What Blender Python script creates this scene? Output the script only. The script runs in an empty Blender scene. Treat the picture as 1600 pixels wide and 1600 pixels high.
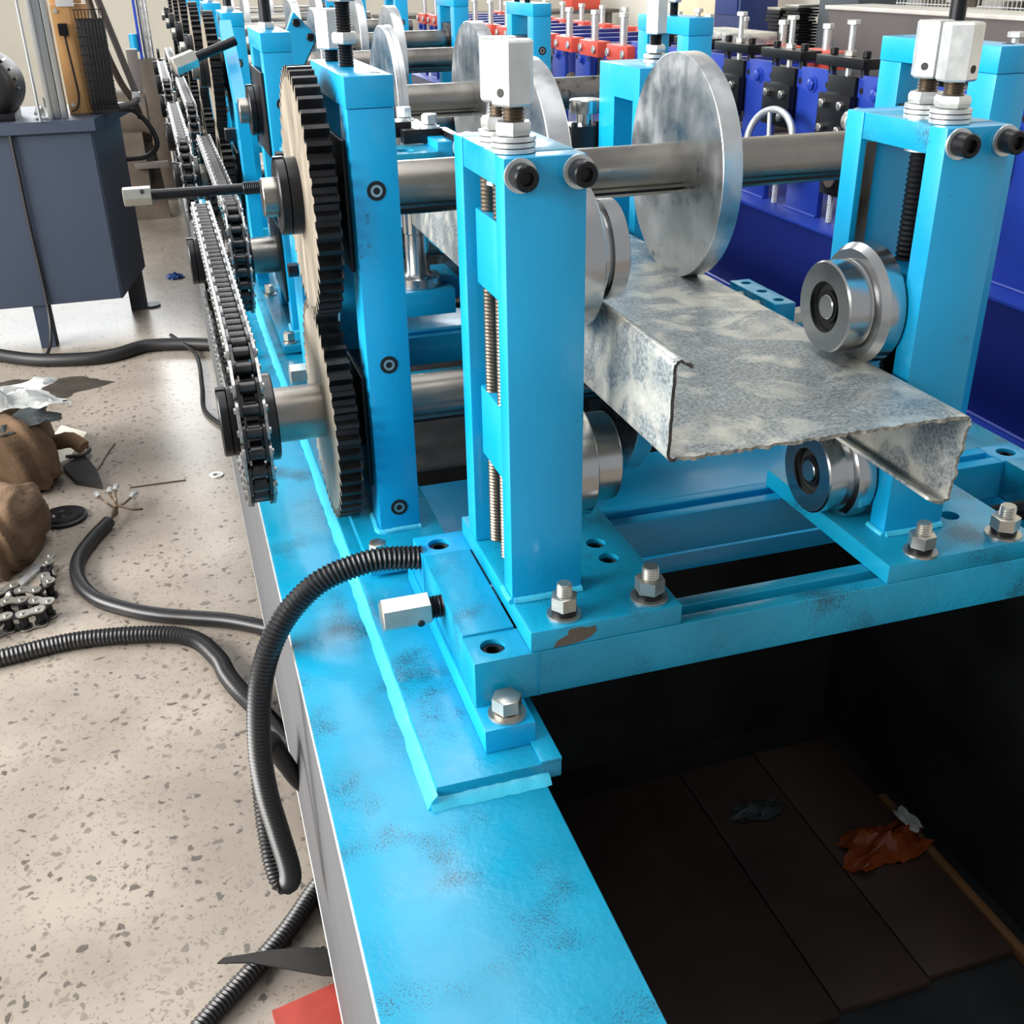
import bpy, bmesh, math, random
from mathutils import Vector, Matrix
random.seed(7)
SC = bpy.context.scene
COL = SC.collection
PI = math.pi

# ------------------------------------------------------------------ camera, light, exposure
SC.view_settings.view_transform = 'Standard'
SC.view_settings.look = 'None'
SC.view_settings.gamma = 1.0
SC.view_settings.use_curve_mapping = False
SC.view_settings.exposure = 0.0
SC.cycles.use_denoising = True
SC.cycles.max_bounces = 8
SC.cycles.diffuse_bounces = 4
SC.cycles.glossy_bounces = 4
SC.cycles.sample_clamp_indirect = 4.0
SC.cycles.caustics_reflective = False
SC.cycles.caustics_refractive = False

YAW, PIT, ROL, FPX = 0.294411006, 0.473331032, -0.0188057183, 1682.5
f = Vector((math.sin(YAW)*math.cos(PIT), math.cos(YAW)*math.cos(PIT), -math.sin(PIT)))
r = f.cross(Vector((0, 0, 1))).normalized()
u = r.cross(f)
r2 = math.cos(ROL)*r + math.sin(ROL)*u
u2 = -math.sin(ROL)*r + math.cos(ROL)*u
cd = bpy.data.cameras.new('camera')
cam = bpy.data.objects.new('camera', cd)
COL.objects.link(cam)
cam.matrix_world = Matrix(((r2.x, u2.x, -f.x, 0), (r2.y, u2.y, -f.y, 0), (r2.z, u2.z, -f.z, 1.5), (0, 0, 0, 1)))
cd.sensor_width = 36
cd.sensor_height = 36
cd.lens = FPX/1600*36
cd.clip_start = 0.02
SC.camera = cam

w = bpy.data.worlds.new('World')
SC.world = w
w.use_nodes = True
w.node_tree.nodes['Background'].inputs[0].default_value = (0.92, 0.96, 1.0, 1)
w.node_tree.nodes['Background'].inputs[1].default_value = 0.5


def area(name, loc, target, sx, sy, power, color=(1, 1, 1)):
    l = bpy.data.lights.new(name, 'AREA')
    l.shape = 'RECTANGLE'
    l.size, l.size_y = sx, sy
    l.energy = power
    l.color = color
    o = bpy.data.objects.new(name, l)
    COL.objects.link(o)
    o.location = loc
    o.rotation_euler = (Vector(target) - Vector(loc)).to_track_quat('-Z', 'Y').to_euler()
    return o


# daylight through the left windows, the far end windows and the roof lights
area('window_daylight', (-5.5, 2.0, 2.9), (0.5, 2.0, 1.0), 7.0, 2.6, 1250, (1.0, 0.98, 0.95))
area('end_window_daylight', (1.0, 13.6, 3.6), (0.5, 2.0, 0.4), 8.0, 2.4, 620, (0.95, 0.98, 1.0))
area('roof_light_daylight', (0.5, 4.0, 5.8), (0.5, 4.0, 0.0), 1.6, 9.0, 180, (1.0, 1.0, 1.0))


# ------------------------------------------------------------------ materials
def srgb(c):
    return tuple((x/12.92 if x <= 0.04045 else ((x+0.055)/1.055)**2.4) for x in [v/255 for v in c]) + (1,)


MATS = {}


def mat(name, col, rough=0.5, metal=0.0, var=0.0, vscale=8.0, dirt=None, dirt_amt=0.0, dscale=60.0,
        bump=0.0, bscale=200.0, rvar=0.0, coat=0.0, stretch=None, spec=0.5):
    """principled with optional soft colour variation, dirt specks, fine bump"""
    m = bpy.data.materials.new(name)
    m.use_nodes = True
    nt = m.node_tree
    N, L = nt.nodes, nt.links
    b = N['Principled BSDF']
    c = srgb(col)
    b.inputs['Base Color'].default_value = c
    b.inputs['Roughness'].default_value = rough
    b.inputs['Metallic'].default_value = metal
    b.inputs['Specular IOR Level'].default_value = spec
    if coat:
        b.inputs['Coat Weight'].default_value = coat
        b.inputs['Coat Roughness'].default_value = 0.12
    tc = N.new('ShaderNodeTexCoord')
    vec = tc.outputs['Object']
    if stretch:
        mp = N.new('ShaderNodeMapping')
        mp.inputs['Scale'].default_value = stretch
        L.new(vec, mp.inputs['Vector'])
        vec = mp.outputs[0]
    out = None
    if var > 0:
        n = N.new('ShaderNodeTexNoise')
        n.inputs['Scale'].default_value = vscale
        n.inputs['Detail'].default_value = 5
        L.new(vec, n.inputs['Vector'])
        cr = N.new('ShaderNodeValToRGB')
        cr.color_ramp.elements[0].position = 0.3
        cr.color_ramp.elements[1].position = 0.7
        cr.color_ramp.elements[0].color = tuple(max(0, x*(1-var)) for x in c[:3]) + (1,)
        cr.color_ramp.elements[1].color = tuple(min(1, x*(1+var*0.6)) for x in c[:3]) + (1,)
        L.new(n.outputs['Fac'], cr.inputs[0])
        out = cr.outputs[0]
    if dirt is not None and dirt_amt > 0:
        n2 = N.new('ShaderNodeTexNoise')
        n2.inputs['Scale'].default_value = dscale
        n2.inputs['Detail'].default_value = 8
        n2.inputs['Roughness'].default_value = 0.75
        L.new(vec, n2.inputs['Vector'])
        n3 = N.new('ShaderNodeTexNoise')
        n3.inputs['Scale'].default_value = dscale*(0.12 if dscale < 200 else 0.028)
        n3.inputs['Detail'].default_value = 2
        L.new(vec, n3.inputs['Vector'])
        ad = N.new('ShaderNodeMath')
        ad.operation = 'MULTIPLY'
        L.new(n2.outputs['Fac'], ad.inputs[0])
        L.new(n3.outputs['Fac'], ad.inputs[1])
        r3 = N.new('ShaderNodeValToRGB')
        t = 0.42 - 0.14*dirt_amt
        r3.color_ramp.elements[0].position = t
        r3.color_ramp.elements[1].position = t + 0.07
        L.new(ad.outputs[0], r3.inputs[0])
        mx = N.new('ShaderNodeMix')
        mx.data_type = 'RGBA'
        L.new(r3.outputs[0], mx.inputs['Factor'])
        if out:
            L.new(out, mx.inputs['A'])
        else:
            mx.inputs['A'].default_value = c
        mx.inputs['B'].default_value = srgb(dirt)
        out = mx.outputs['Result']
    if out:
        L.new(out, b.inputs['Base Color'])
    if rvar > 0:
        n4 = N.new('ShaderNodeTexNoise')
        n4.inputs['Scale'].default_value = vscale*1.7
        n4.inputs['Detail'].default_value = 6
        L.new(vec, n4.inputs['Vector'])
        mr = N.new('ShaderNodeMapRange')
        mr.inputs['From Min'].default_value = 0.3
        mr.inputs['From Max'].default_value = 0.7
        mr.inputs['To Min'].default_value = max(0.03, rough-rvar)
        mr.inputs['To Max'].default_value = min(1, rough+rvar)
        L.new(n4.outputs['Fac'], mr.inputs['Value'])
        L.new(mr.outputs[0], b.inputs['Roughness'])
    if bump > 0:
        n5 = N.new('ShaderNodeTexNoise')
        n5.inputs['Scale'].default_value = bscale
        n5.inputs['Detail'].default_value = 4
        L.new(vec, n5.inputs['Vector'])
        bp = N.new('ShaderNodeBump')
        bp.inputs['Strength'].default_value = bump
        bp.inputs['Distance'].default_value = 0.002
        L.new(n5.outputs['Fac'], bp.inputs['Height'])
        L.new(bp.outputs[0], b.inputs['Normal'])
    MATS[name] = m
    return m


paint = mat('cyan_paint', (12, 160, 212), 0.33, coat=0.25, var=0.10, vscale=5, dirt=(25, 60, 80), dirt_amt=0.12, dscale=90, bump=0.12, bscale=160, rvar=0.1)
paint_top = mat('cyan_paint_dirty', (13, 148, 186), 0.34, coat=0.25, var=0.16, vscale=9, dirt=(24, 88, 112), dirt_amt=0.86, dscale=420, bump=0.22, bscale=120, rvar=0.14)
weld_m = mat('painted_weld', (60, 190, 222), 0.3, bump=0.5, bscale=60, var=0.1)
side_grey = mat('grey_primer', (88, 90, 94), 0.55, var=0.08, vscale=6, bump=0.05)
steel = mat('machined_steel', (196, 197, 196), 0.24, 1.0, var=0.10, vscale=10, rvar=0.08, bump=0.03, bscale=300)
steel_face = mat('turned_steel_face', (218, 219, 220), 0.34, 1.0, var=0.22, vscale=14, rvar=0.14, dirt=(120, 124, 135), dirt_amt=0.35, dscale=40)
steel_shaft = mat('oiled_shaft_steel', (150, 145, 138), 0.3, 1.0, var=0.25, vscale=9, rvar=0.1, dirt=(60, 54, 46), dirt_amt=0.4, dscale=50)
steel_roll = mat('polished_roller_steel', (188, 188, 188), 0.22, 1.0, var=0.05, vscale=20, rvar=0.03)
gear_face = mat('cut_gear_face', (176, 166, 150), 0.45, 0.75, var=0.22, vscale=22, rvar=0.1, stretch=(1, 1, 0.35))
gear_dark = mat('blackened_gear_teeth', (52, 51, 52), 0.32, 0.8, var=0.3, vscale=30, rvar=0.08)
zinc = mat('zinc_plated_steel', (214, 217, 216), 0.38, 0.75, var=0.10, vscale=40, bump=0.06, bscale=250, rvar=0.08)
zinc_w = mat('dull_nickel_bolt_steel', (186, 184, 176), 0.33, 0.9, var=0.12, vscale=50)
thread_m = mat('bare_thread_steel', (122, 112, 100), 0.35, 0.9, var=0.3, vscale=60)
black_ox = mat('black_oxide_steel', (30, 30, 33), 0.34, 0.5, var=0.2, vscale=30, bump=0.05)
black_flat = mat('black_rubber', (22, 22, 24), 0.5, var=0.1, vscale=20)
hose_m = mat('corrugated_black_plastic', (26, 26, 28), 0.36, var=0.12, vscale=25)
dark_hole = mat('dark_bore', (12, 12, 14), 0.6)
chain_roll = mat('oiled_chain_steel', (66, 65, 65), 0.3, 0.85, var=0.3, vscale=60)
chain_plate = mat('worn_chain_plate', (176, 174, 172), 0.34, 0.9, var=0.4, vscale=120)
blue = mat('royal_blue_paint', (38, 66, 168), 0.34, var=0.08, vscale=4, rvar=0.06)
blue_dk = mat('deep_blue_base_paint', (28, 44, 124), 0.3, var=0.06, vscale=3)
red = mat('orange_red_paint', (222, 84, 66), 0.4, var=0.1, vscale=10)
cab_m = mat('slate_blue_cabinet_paint', (52, 62, 80), 0.5, var=0.08, vscale=3, bump=0.05)
cab_dk = mat('slate_blue_cabinet_side', (50, 56, 64), 0.5, var=0.1, vscale=3)
wood_m = mat('varnished_plywood', (206, 156, 100), 0.45, var=0.14, vscale=5, stretch=(4, 4, 0.7))
burlap = mat('brown_burlap', (112, 88, 66), 0.95, var=0.35, vscale=9, bump=1.0, bscale=120, dirt=(70, 38, 28), dirt_amt=0.3, dscale=25)
plast_w = mat('white_plastic_film', (226, 228, 226), 0.3, var=0.1, vscale=10)
plast_g = mat('dark_grey_film', (84, 90, 92), 0.35, var=0.4, vscale=20)
pit_shade_m = mat('dark_pit_shade', (30, 32, 34), 0.55, var=0.4, vscale=4, rvar=0.15)  # near-black tone puts the shade of the frame pit into the colour
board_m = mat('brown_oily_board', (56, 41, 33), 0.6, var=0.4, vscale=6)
copper_f = mat('amber_film', (176, 84, 40), 0.22, var=0.2, vscale=10)
redboard = mat('red_board', (172, 66, 56), 0.5, var=0.15, vscale=30)
blade_m = mat('dark_steel_blade', (66, 64, 62), 0.4, 0.7, var=0.15, vscale=20)
cream = mat('cream_board', (232, 226, 208), 0.55, var=0.05)
wall_m = mat('cream_wall_paint', (216, 211, 198), 0.8, var=0.06, vscale=2)
grey_bar = mat('grey_steel_box', (98, 92, 90), 0.55, 0.3, var=0.12, vscale=4)
rusty = mat('rusty_brown_machine', (92, 82, 72), 0.7, 0.2, var=0.35, vscale=6)
cast = mat('brushed_alloy', (190, 192, 194), 0.3, 0.9, var=0.2, vscale=8, stretch=(6, 6, 0.4))


def galv():
    m = mat('galvanised_sheet', (150, 156, 156), 0.36, 0.6, rvar=0.12, vscale=16)
    nt = m.node_tree
    N, L = nt.nodes, nt.links
    b = N['Principled BSDF']
    tc = N.new('ShaderNodeTexCoord')
    n1 = N.new('ShaderNodeTexNoise'); n1.inputs['Scale'].default_value = 230; n1.inputs['Detail'].default_value = 6; n1.inputs['Roughness'].default_value = 0.8
    n2 = N.new('ShaderNodeTexNoise'); n2.inputs['Scale'].default_value = 11; n2.inputs['Detail'].default_value = 5; n2.inputs['Distortion'].default_value = 1.2
    L.new(tc.outputs['Object'], n1.inputs['Vector']); L.new(tc.outputs['Object'], n2.inputs['Vector'])
    r1 = N.new('ShaderNodeValToRGB'); r1.color_ramp.elements[0].position = 0.36; r1.color_ramp.elements[1].position = 0.62
    r1.color_ramp.elements[0].color = srgb((100, 110, 112)); r1.color_ramp.elements[1].color = srgb((205, 209, 208))
    r2_ = N.new('ShaderNodeValToRGB'); r2_.color_ramp.elements[0].position = 0.49; r2_.color_ramp.elements[1].position = 0.60
    L.new(n1.outputs['Fac'], r1.inputs[0]); L.new(n2.outputs['Fac'], r2_.inputs[0])
    mx = N.new('ShaderNodeMix'); mx.data_type = 'RGBA'
    mu = N.new('ShaderNodeMath'); mu.operation = 'MULTIPLY'; mu.inputs[1].default_value = 0.75
    L.new(r2_.outputs[0], mu.inputs[0])
    L.new(mu.outputs[0], mx.inputs['Factor']); L.new(r1.outputs[0], mx.inputs['A']); mx.inputs['B'].default_value = srgb((236, 232, 218))
    L.new(mx.outputs['Result'], b.inputs['Base Color'])
    bp = N.new('ShaderNodeBump'); bp.inputs['Strength'].default_value = 0.25; bp.inputs['Distance'].default_value = 0.001
    L.new(n1.outputs['Fac'], bp.inputs['Height']); L.new(bp.outputs[0], b.inputs['Normal'])
    return m


galv_m = galv()


def terrazzo():
    m = bpy.data.materials.new('terrazzo'); m.use_nodes = True
    nt = m.node_tree; N, L = nt.nodes, nt.links
    b = N['Principled BSDF']
    tc = N.new('ShaderNodeTexCoord')
    nd = N.new('ShaderNodeTexNoise'); nd.inputs['Scale'].default_value = 30; nd.inputs['Detail'].default_value = 3
    L.new(tc.outputs['Object'], nd.inputs['Vector'])
    vm = N.new('ShaderNodeVectorMath'); vm.operation = 'MULTIPLY_ADD'
    vm.inputs[1].default_value = (0.05, 0.05, 0.05)
    L.new(nd.outputs['Color'], vm.inputs[0]); L.new(tc.outputs['Object'], vm.inputs[2])
    def layer(scale, thr, lo, hi):
        v = N.new('ShaderNodeTexVoronoi'); v.inputs['Scale'].default_value = scale; v.inputs['Randomness'].default_value = 1
        L.new(vm.outputs[0], v.inputs['Vector'])
        r_ = N.new('ShaderNodeValToRGB'); r_.color_ramp.elements[0].position = lo; r_.color_ramp.elements[1].position = hi
        r_.color_ramp.elements[0].color = (1, 1, 1, 1); r_.color_ramp.elements[1].color = (0, 0, 0, 1)
        L.new(v.outputs['Distance'], r_.inputs[0])
        sp = N.new('ShaderNodeSeparateColor'); L.new(v.outputs['Color'], sp.inputs[0])
        g = N.new('ShaderNodeMath'); g.operation = 'GREATER_THAN'; g.inputs[1].default_value = thr
        L.new(sp.outputs[0], g.inputs[0])
        mu = N.new('ShaderNodeMath'); mu.operation = 'MULTIPLY'
        L.new(g.outputs[0], mu.inputs[0]); L.new(r_.outputs[0], mu.inputs[1])
        return mu, sp
    a1, s1 = layer(42, 0.42, 0.30, 0.37)
    a2, s2 = layer(105, 0.42, 0.28, 0.38)
    base = N.new('ShaderNodeTexNoise'); base.inputs['Scale'].default_value = 3; base.inputs['Detail'].default_value = 6
    L.new(tc.outputs['Object'], base.inputs['Vector'])
    rb = N.new('ShaderNodeValToRGB'); rb.color_ramp.elements[0].position = 0.3; rb.color_ramp.elements[1].position = 0.7
    rb.color_ramp.elements[0].color = srgb((138, 128, 117)); rb.color_ramp.elements[1].color = srgb((168, 158, 146))
    L.new(base.outputs['Fac'], rb.inputs[0])
    rc = N.new('ShaderNodeValToRGB'); rc.color_ramp.elements[0].color = srgb((84, 78, 72)); rc.color_ramp.elements[1].color = srgb((150, 140, 128))
    L.new(s1.outputs[1], rc.inputs[0])
    m1 = N.new('ShaderNodeMix'); m1.data_type = 'RGBA'
    mu2 = N.new('ShaderNodeMath'); mu2.operation = 'MULTIPLY'; mu2.inputs[1].default_value = 0.7
    L.new(a2.outputs[0], mu2.inputs[0])
    L.new(mu2.outputs[0], m1.inputs['Factor']); L.new(rb.outputs[0], m1.inputs['A']); m1.inputs['B'].default_value = srgb((120, 110, 100))
    m2 = N.new('ShaderNodeMix'); m2.data_type = 'RGBA'
    L.new(a1.outputs[0], m2.inputs['Factor']); L.new(m1.outputs['Result'], m2.inputs['A']); L.new(rc.outputs[0], m2.inputs['B'])
    L.new(m2.outputs['Result'], b.inputs['Base Color'])
    b.inputs['Roughness'].default_value = 0.3
    bp = N.new('ShaderNodeBump'); bp.inputs['Strength'].default_value = 0.08; bp.inputs['Distance'].default_value = 0.01
    L.new(base.outputs['Fac'], bp.inputs['Height']); L.new(bp.outputs[0], b.inputs['Normal'])
    return m


floor_m = terrazzo()


def emit(name, col, s):
    m = bpy.data.materials.new(name); m.use_nodes = True
    b = m.node_tree.nodes['Principled BSDF']
    b.inputs['Base Color'].default_value = (0.8, 0.8, 0.8, 1)
    b.inputs['Emission Color'].default_value = col + (1,)
    b.inputs['Emission Strength'].default_value = s
    return m


# ------------------------------------------------------------------ mesh helpers
def axm(axis):
    """matrix taking local z to the axis"""
    if isinstance(axis, str):
        axis = {'X': (1, 0, 0), 'Y': (0, 1, 0), 'Z': (0, 0, 1)}[axis]
    return Vector(axis).normalized().to_track_quat('Z', 'Y').to_matrix().to_4x4() if tuple(axis) != (0, 0, 1) else Matrix.Identity(4)


class MB:
    def __init__(s):
        s.bm = bmesh.new()

    def box(s, x0, x1, y0, y1, z0, z1, rot=None, bev=0.0):
        g = bmesh.ops.create_cube(s.bm, size=1)
        vs = g['verts']
        c = Vector(((x0+x1)/2, (y0+y1)/2, (z0+z1)/2))
        for v in vs:
            p = Vector((v.co.x*(x1-x0), v.co.y*(y1-y0), v.co.z*(z1-z0)))
            if rot is not None:
                p = rot @ p
            v.co = p + c
        if bev > 0:
            es = list({e for v in vs for e in v.link_edges})
            bmesh.ops.bevel(s.bm, geom=es, offset=bev, segments=2, affect='EDGES', profile=0.6)
        return s

    def lathe(s, c, axis, prof, n=28, rot0=0.0, closed=False):
        """prof: list of (t along axis, radius); radius 0 ends make caps"""
        M = Matrix.Translation(Vector(c)) @ axm(axis)
        rings = []
        for t, rr in prof:
            if rr <= 1e-6:
                rings.append([s.bm.verts.new(M @ Vector((0, 0, t)))])
            else:
                rings.append([s.bm.verts.new(M @ Vector((rr*math.cos(rot0+2*PI*i/n), rr*math.sin(rot0+2*PI*i/n), t))) for i in range(n)])
        if closed:
            rings.append(rings[0])
        for a, b in zip(rings[:-1], rings[1:]):
            if len(a) == 1 and len(b) == 1:
                continue
            for i in range(n):
                j = (i+1) % n
                if len(a) == 1:
                    s.bm.faces.new((a[0], b[i], b[j]))
                elif len(b) == 1:
                    s.bm.faces.new((a[i], b[0], a[j]))
                else:
                    s.bm.faces.new((a[i], b[i], b[j], a[j]))
        return s

    def cyl(s, c, axis, r_, h, n=24, ch=0.0, rot0=0.0):
        if ch > 0:
            return s.lathe(c, axis, [(0, 0), (0, r_-ch), (ch, r_), (h-ch, r_), (h, r_-ch), (h, 0)], n, rot0)
        return s.lathe(c, axis, [(0, 0), (0, r_), (h, r_), (h, 0)], n, rot0)

    def hexa(s, c, axis, af, h, rot0=0.0, ch=0.12):
        R = af/2/math.cos(PI/6)
        cc = af*ch*0.5
        return s.lathe(c, axis, [(0, 0), (0, R*0.9), (cc*0.6, R), (h-cc*0.6, R), (h, R*0.9), (h, 0)], 6, rot0)

    def ring(s, c, axis, ri, ro, h, n=28):
        return s.lathe(c, axis, [(0, ri), (0, ro), (h, ro), (h, ri)], n, closed=True)

    def thread(s, c, axis, r_, h, pitch, n=16):
        prof = [(0, 0), (0, r_*0.88)]
        k = max(1, int(h/pitch))
        for i in range(k):
            t = h*i/k
            prof += [(t+h/k*0.5, r_), (t+h/k*0.98, r_*0.86)]
        prof += [(h, 0)]
        return s.lathe(c, axis, prof, n)

    def prism(s, poly, axis, a, b):
        """poly in the plane normal to axis: X->(y,z) Y->(x,z) Z->(x,y)"""
        def P(q, t):
            return {'X': (t, q[0], q[1]), 'Y': (q[0], t, q[1]), 'Z': (q[0], q[1], t)}[axis]
        A = [s.bm.verts.new(P(q, a)) for q in poly]
        B_ = [s.bm.verts.new(P(q, b)) for q in poly]
        s.bm.faces.new(A); s.bm.faces.new(B_[::-1])
        for i in range(len(poly)):
            j = (i+1) % len(poly)
            s.bm.faces.new((A[i], A[j], B_[j], B_[i]))
        return s

    def tube(s, pts, r_, n=12, ridge=0.0, pitch=0.006, caps=True):
        """swept tube through pts (catmull-rom); ridge adds corrugation"""
        P = [Vector(p) for p in pts]
        fine = []
        Q = [P[0]*2-P[1]] + P + [P[-1]*2-P[-2]]
        for i in range(1, len(Q)-2):
            p0, p1, p2, p3 = Q[i-1], Q[i], Q[i+1], Q[i+2]
            for k in range(12):
                t = k/12
                fine.append(0.5*((2*p1)+(-p0+p2)*t+(2*p0-5*p1+4*p2-p3)*t*t+(-p0+3*p1-3*p2+p3)*t**3))
        fine.append(P[-1])
        L_ = [0]
        for a, b in zip(fine[:-1], fine[1:]):
            L_.append(L_[-1]+(b-a).length)
        tot = L_[-1]
        step = pitch/2 if ridge > 0 else max(r_*0.8, tot/200)
        m = max(3, int(tot/step))
        samp = []
        k = 0
        for i in range(m+1):
            d = tot*i/m
            while k < len(L_)-2 and L_[k+1] < d:
                k += 1
            q = (d-L_[k])/max(1e-9, L_[k+1]-L_[k])
            samp.append(fine[k].lerp(fine[k+1], min(1, q)))
        tan = (samp[1]-samp[0]).normalized()
        nrm = tan.orthogonal().normalized()
        prev = None
        for i, p in enumerate(samp):
            t2 = (samp[min(i+1, m)]-samp[max(i-1, 0)]).normalized()
            nrm = (nrm - t2*nrm.dot(t2)).normalized()
            bi = t2.cross(nrm)
            rr = r_*(1 - (ridge if i % 2 else 0))
            ringv = [s.bm.verts.new(p + (nrm*math.cos(2*PI*j/n)+bi*math.sin(2*PI*j/n))*rr) for j in range(n)]
            if prev:
                for j in range(n):
                    k2 = (j+1) % n
                    s.bm.faces.new((prev[j], prev[k2], ringv[k2], ringv[j]))
            elif caps:
                s.bm.faces.new(ringv[::-1])
            prev = ringv
        if caps:
            s.bm.faces.new(prev)
        return s

    def mesh(s, name, m, ang=38, bevel=0.0):
        bm = s.bm
        if bevel > 0:
            bm.edges.ensure_lookup_table()
            es = [e for e in bm.edges if len(e.link_faces) == 2 and e.calc_face_angle(0) > math.radians(60)]
            bmesh.ops.bevel(bm, geom=es, offset=bevel, segments=2, affect='EDGES', profile=0.6, clamp_overlap=True)
        bmesh.ops.recalc_face_normals(bm, faces=bm.faces[:])
        for fc in bm.faces:
            fc.smooth = True
        for e in bm.edges:
            if len(e.link_faces) == 2 and e.calc_face_angle(0) > math.radians(ang):
                e.smooth = False
        me = bpy.data.meshes.new(name)
        bm.to_mesh(me)
        bm.free()
        me.materials.append(m)
        return me

    def out(s, name, m, parent=None, bevel=0.0, ang=38, loc=None):
        return link(name, s.mesh(name, m, ang, bevel), parent, loc)


def link(name, me, parent=None, loc=None):
    o = bpy.data.objects.new(name, me)
    COL.objects.link(o)
    if parent is not None:
        o.parent = parent
        w_ = world_loc(parent)
        base = Vector(loc) if loc is not None else Vector((0, 0, 0))
        o.location = base - w_
    elif loc is not None:
        o.location = loc
    return o


def world_loc(o):
    v = Vector((0, 0, 0))
    while o is not None:
        v += o.location
        o = o.parent
    return v


def thing(name, label, cat, loc=(0, 0, 0), group=None):
    o = bpy.data.objects.new(name, None)
    COL.objects.link(o)
    o.empty_display_size = 0.05
    o.location = loc
    o['label'] = label; o['category'] = cat
    if group: o['group'] = group
    return o


def tag(o, label, cat, group=None):
    o['label'] = label; o['category'] = cat
    if group: o['group'] = group
    return o


def struct(o):
    o['kind'] = 'structure'
    return o


def copy_tree(o, parent=None):
    c = o.copy(); COL.objects.link(c)
    if parent is not None:
        c.parent = parent
    for ch in list(o.children):
        copy_tree(ch, c)
    return c


def cut(o, cutter):
    """boolean difference applied straight away"""
    me = bpy.data.meshes.new('tmp'); bmesh.ops.recalc_face_normals(cutter.bm, faces=cutter.bm.faces[:]); cutter.bm.to_mesh(me); cutter.bm.free()
    c = bpy.data.objects.new('tmp', me); COL.objects.link(c)
    md = o.modifiers.new('b', 'BOOLEAN'); md.operation = 'DIFFERENCE'; md.object = c; md.solver = 'EXACT'
    c.location = world_loc(o)*0
    # cutter is in world space, object meshes are in world space too (offset by parents)
    bpy.context.view_layer.update()
    dg = bpy.context.evaluated_depsgraph_get()
    nm = bpy.data.meshes.new_from_object(o.evaluated_get(dg))
    o.modifiers.clear()
    o.data = nm
    bpy.data.objects.remove(c)
    return o


def socket_head(mb, c, axis, r_=0.013, h=0.014):
    mb.lathe(c, axis, [(0, 0), (0, r_), (h-0.0015, r_), (h, r_-0.0015), (h, r_*0.56), (h-0.006, r_*0.52), (h-0.006, 0)], 20)


def countersunk(parent, c, axis, r_, name='socket_screw'):
    """socket screw seated flush in a counterbore ring, axis points out of the surface"""
    mb = MB()
    a = {'X': Vector((1, 0, 0)), 'Y': Vector((0, 1, 0)), 'Z': Vector((0, 0, 1)), '-Y': Vector((0, -1, 0)), '-X': Vector((-1, 0, 0))}[axis]
    socket_head(mb, Vector(c)-a*0.012, tuple(a), r_*0.74, 0.0115)
    return mb.out(name, black_ox, parent)


# ================================================================== the setting
FZ = -0.12
o = MB().box(-6.1, 5.6, -3, 14.1, FZ-0.1, FZ).out('floor', floor_m); struct(o)
# shop walls far around
wl = MB()
wl.box(-6.1, -6, -3, 14.1, FZ, 1.4); wl.box(-6.1, -6, -3, 14.1, 4.8, 6.4)
for y in (-3, 1.2, 5.4, 9.6, 13.5):
    wl.box(-6.1, -6, y, y+0.6, 1.4, 4.8)
struct(wl.out('wall_left', wall_m))
struct(MB().box(-6.1, 5.5, 14, 14.1, FZ, 2.0).box(-6.1, 5.5, 14, 14.1, 5.2, 6.4).out('wall_back', wall_m))
struct(MB().box(5.5, 5.6, -3, 14.1, FZ, 6.4).out('wall_right', wall_m))

# ================================================================== main machine frame
STR = thing('machine_frame', 'cyan-topped grey steel base frame of the roll forming machine in front', 'machine frame', (0.18, 0.5, FZ))
YE = 9.6
MB().box(0.064, 0.295, 0.35, YE, 0.688, 0.70).out('top_flange', paint_top, STR, 0.002)['label'] = 'cyan left beam top, scuffed and oily'
MB().box(1.17, 1.40, 0.35, YE, 0.688, 0.70).out('top_flange', paint_top, STR, 0.002)
MB().box(0.066, 0.074, 0.35, YE, -0.04, 0.688).out('side_panel', side_grey, STR, 0.001)['label'] = 'bare grey side panel'
MB().box(0.20, 0.206, 0.35, YE, FZ+0.007, 0.688).out('inner_web', pit_shade_m, STR)
MB().box(1.30, 1.31, 0.35, YE, FZ+0.007, 0.688).out('inner_web', pit_shade_m, STR)
MB().box(0.21, 1.30, 1.76, 1.77, FZ+0.007, 0.67).out('cross_panel', pit_shade_m, STR)
for yy in (1.28, 2.34, 3.5, 4.6, 5.7, 6.8):
    MB().box(0.295, 1.17, yy, yy+0.36, 0.67, 0.70).out('cross_plate', paint, STR, 0.002)
for yy in (0.5, 2.9, 5.2, 7.6):
    for xx in (0.13, 1.33):
        MB().box(xx-0.05, xx+0.05, yy, yy+0.1, FZ, -0.04).out('foot', black_ox, STR, 0.002)
MB().tube([(0.064, y, 0.697) for y in (0.35, 2, 5, YE)], 0.0022, 6).out('edge_bead', zinc, STR)
MB().tube([(0.066, y, -0.04) for y in (0.35, 2, 5, YE)], 0.002, 6).out('edge_bead', zinc, STR)

# added dark sheet standing in for pit shade, boards and rubbish inside the frame
o = MB().box(0.15, 1.35, 0.3, YE, FZ, FZ+0.006).out('pit_shade_sheet', pit_shade_m)
tag(o, 'added dark sheet standing in for the pit shade on the floor inside the machine frame', 'shade sheet')
BD = thing('floorboard_panel', 'brown oil-stained wooden panel lying in the dark pit of the frame', 'wooden panel', (0.9, 1.3, FZ+0.006))
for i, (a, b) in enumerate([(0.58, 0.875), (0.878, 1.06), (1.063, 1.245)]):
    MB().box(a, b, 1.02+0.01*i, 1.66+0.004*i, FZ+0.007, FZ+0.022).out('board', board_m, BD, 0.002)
o = MB().box(1.245, 1.262, 0.98, 1.46, FZ+0.0075, FZ+0.028).out('wooden_batten', mat('pale_batten', (120, 84, 50), 0.6, var=0.2), None, 0.002)
tag(o, 'thin pale wooden batten along the right edge of the brown panel in the pit', 'batten')


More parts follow.
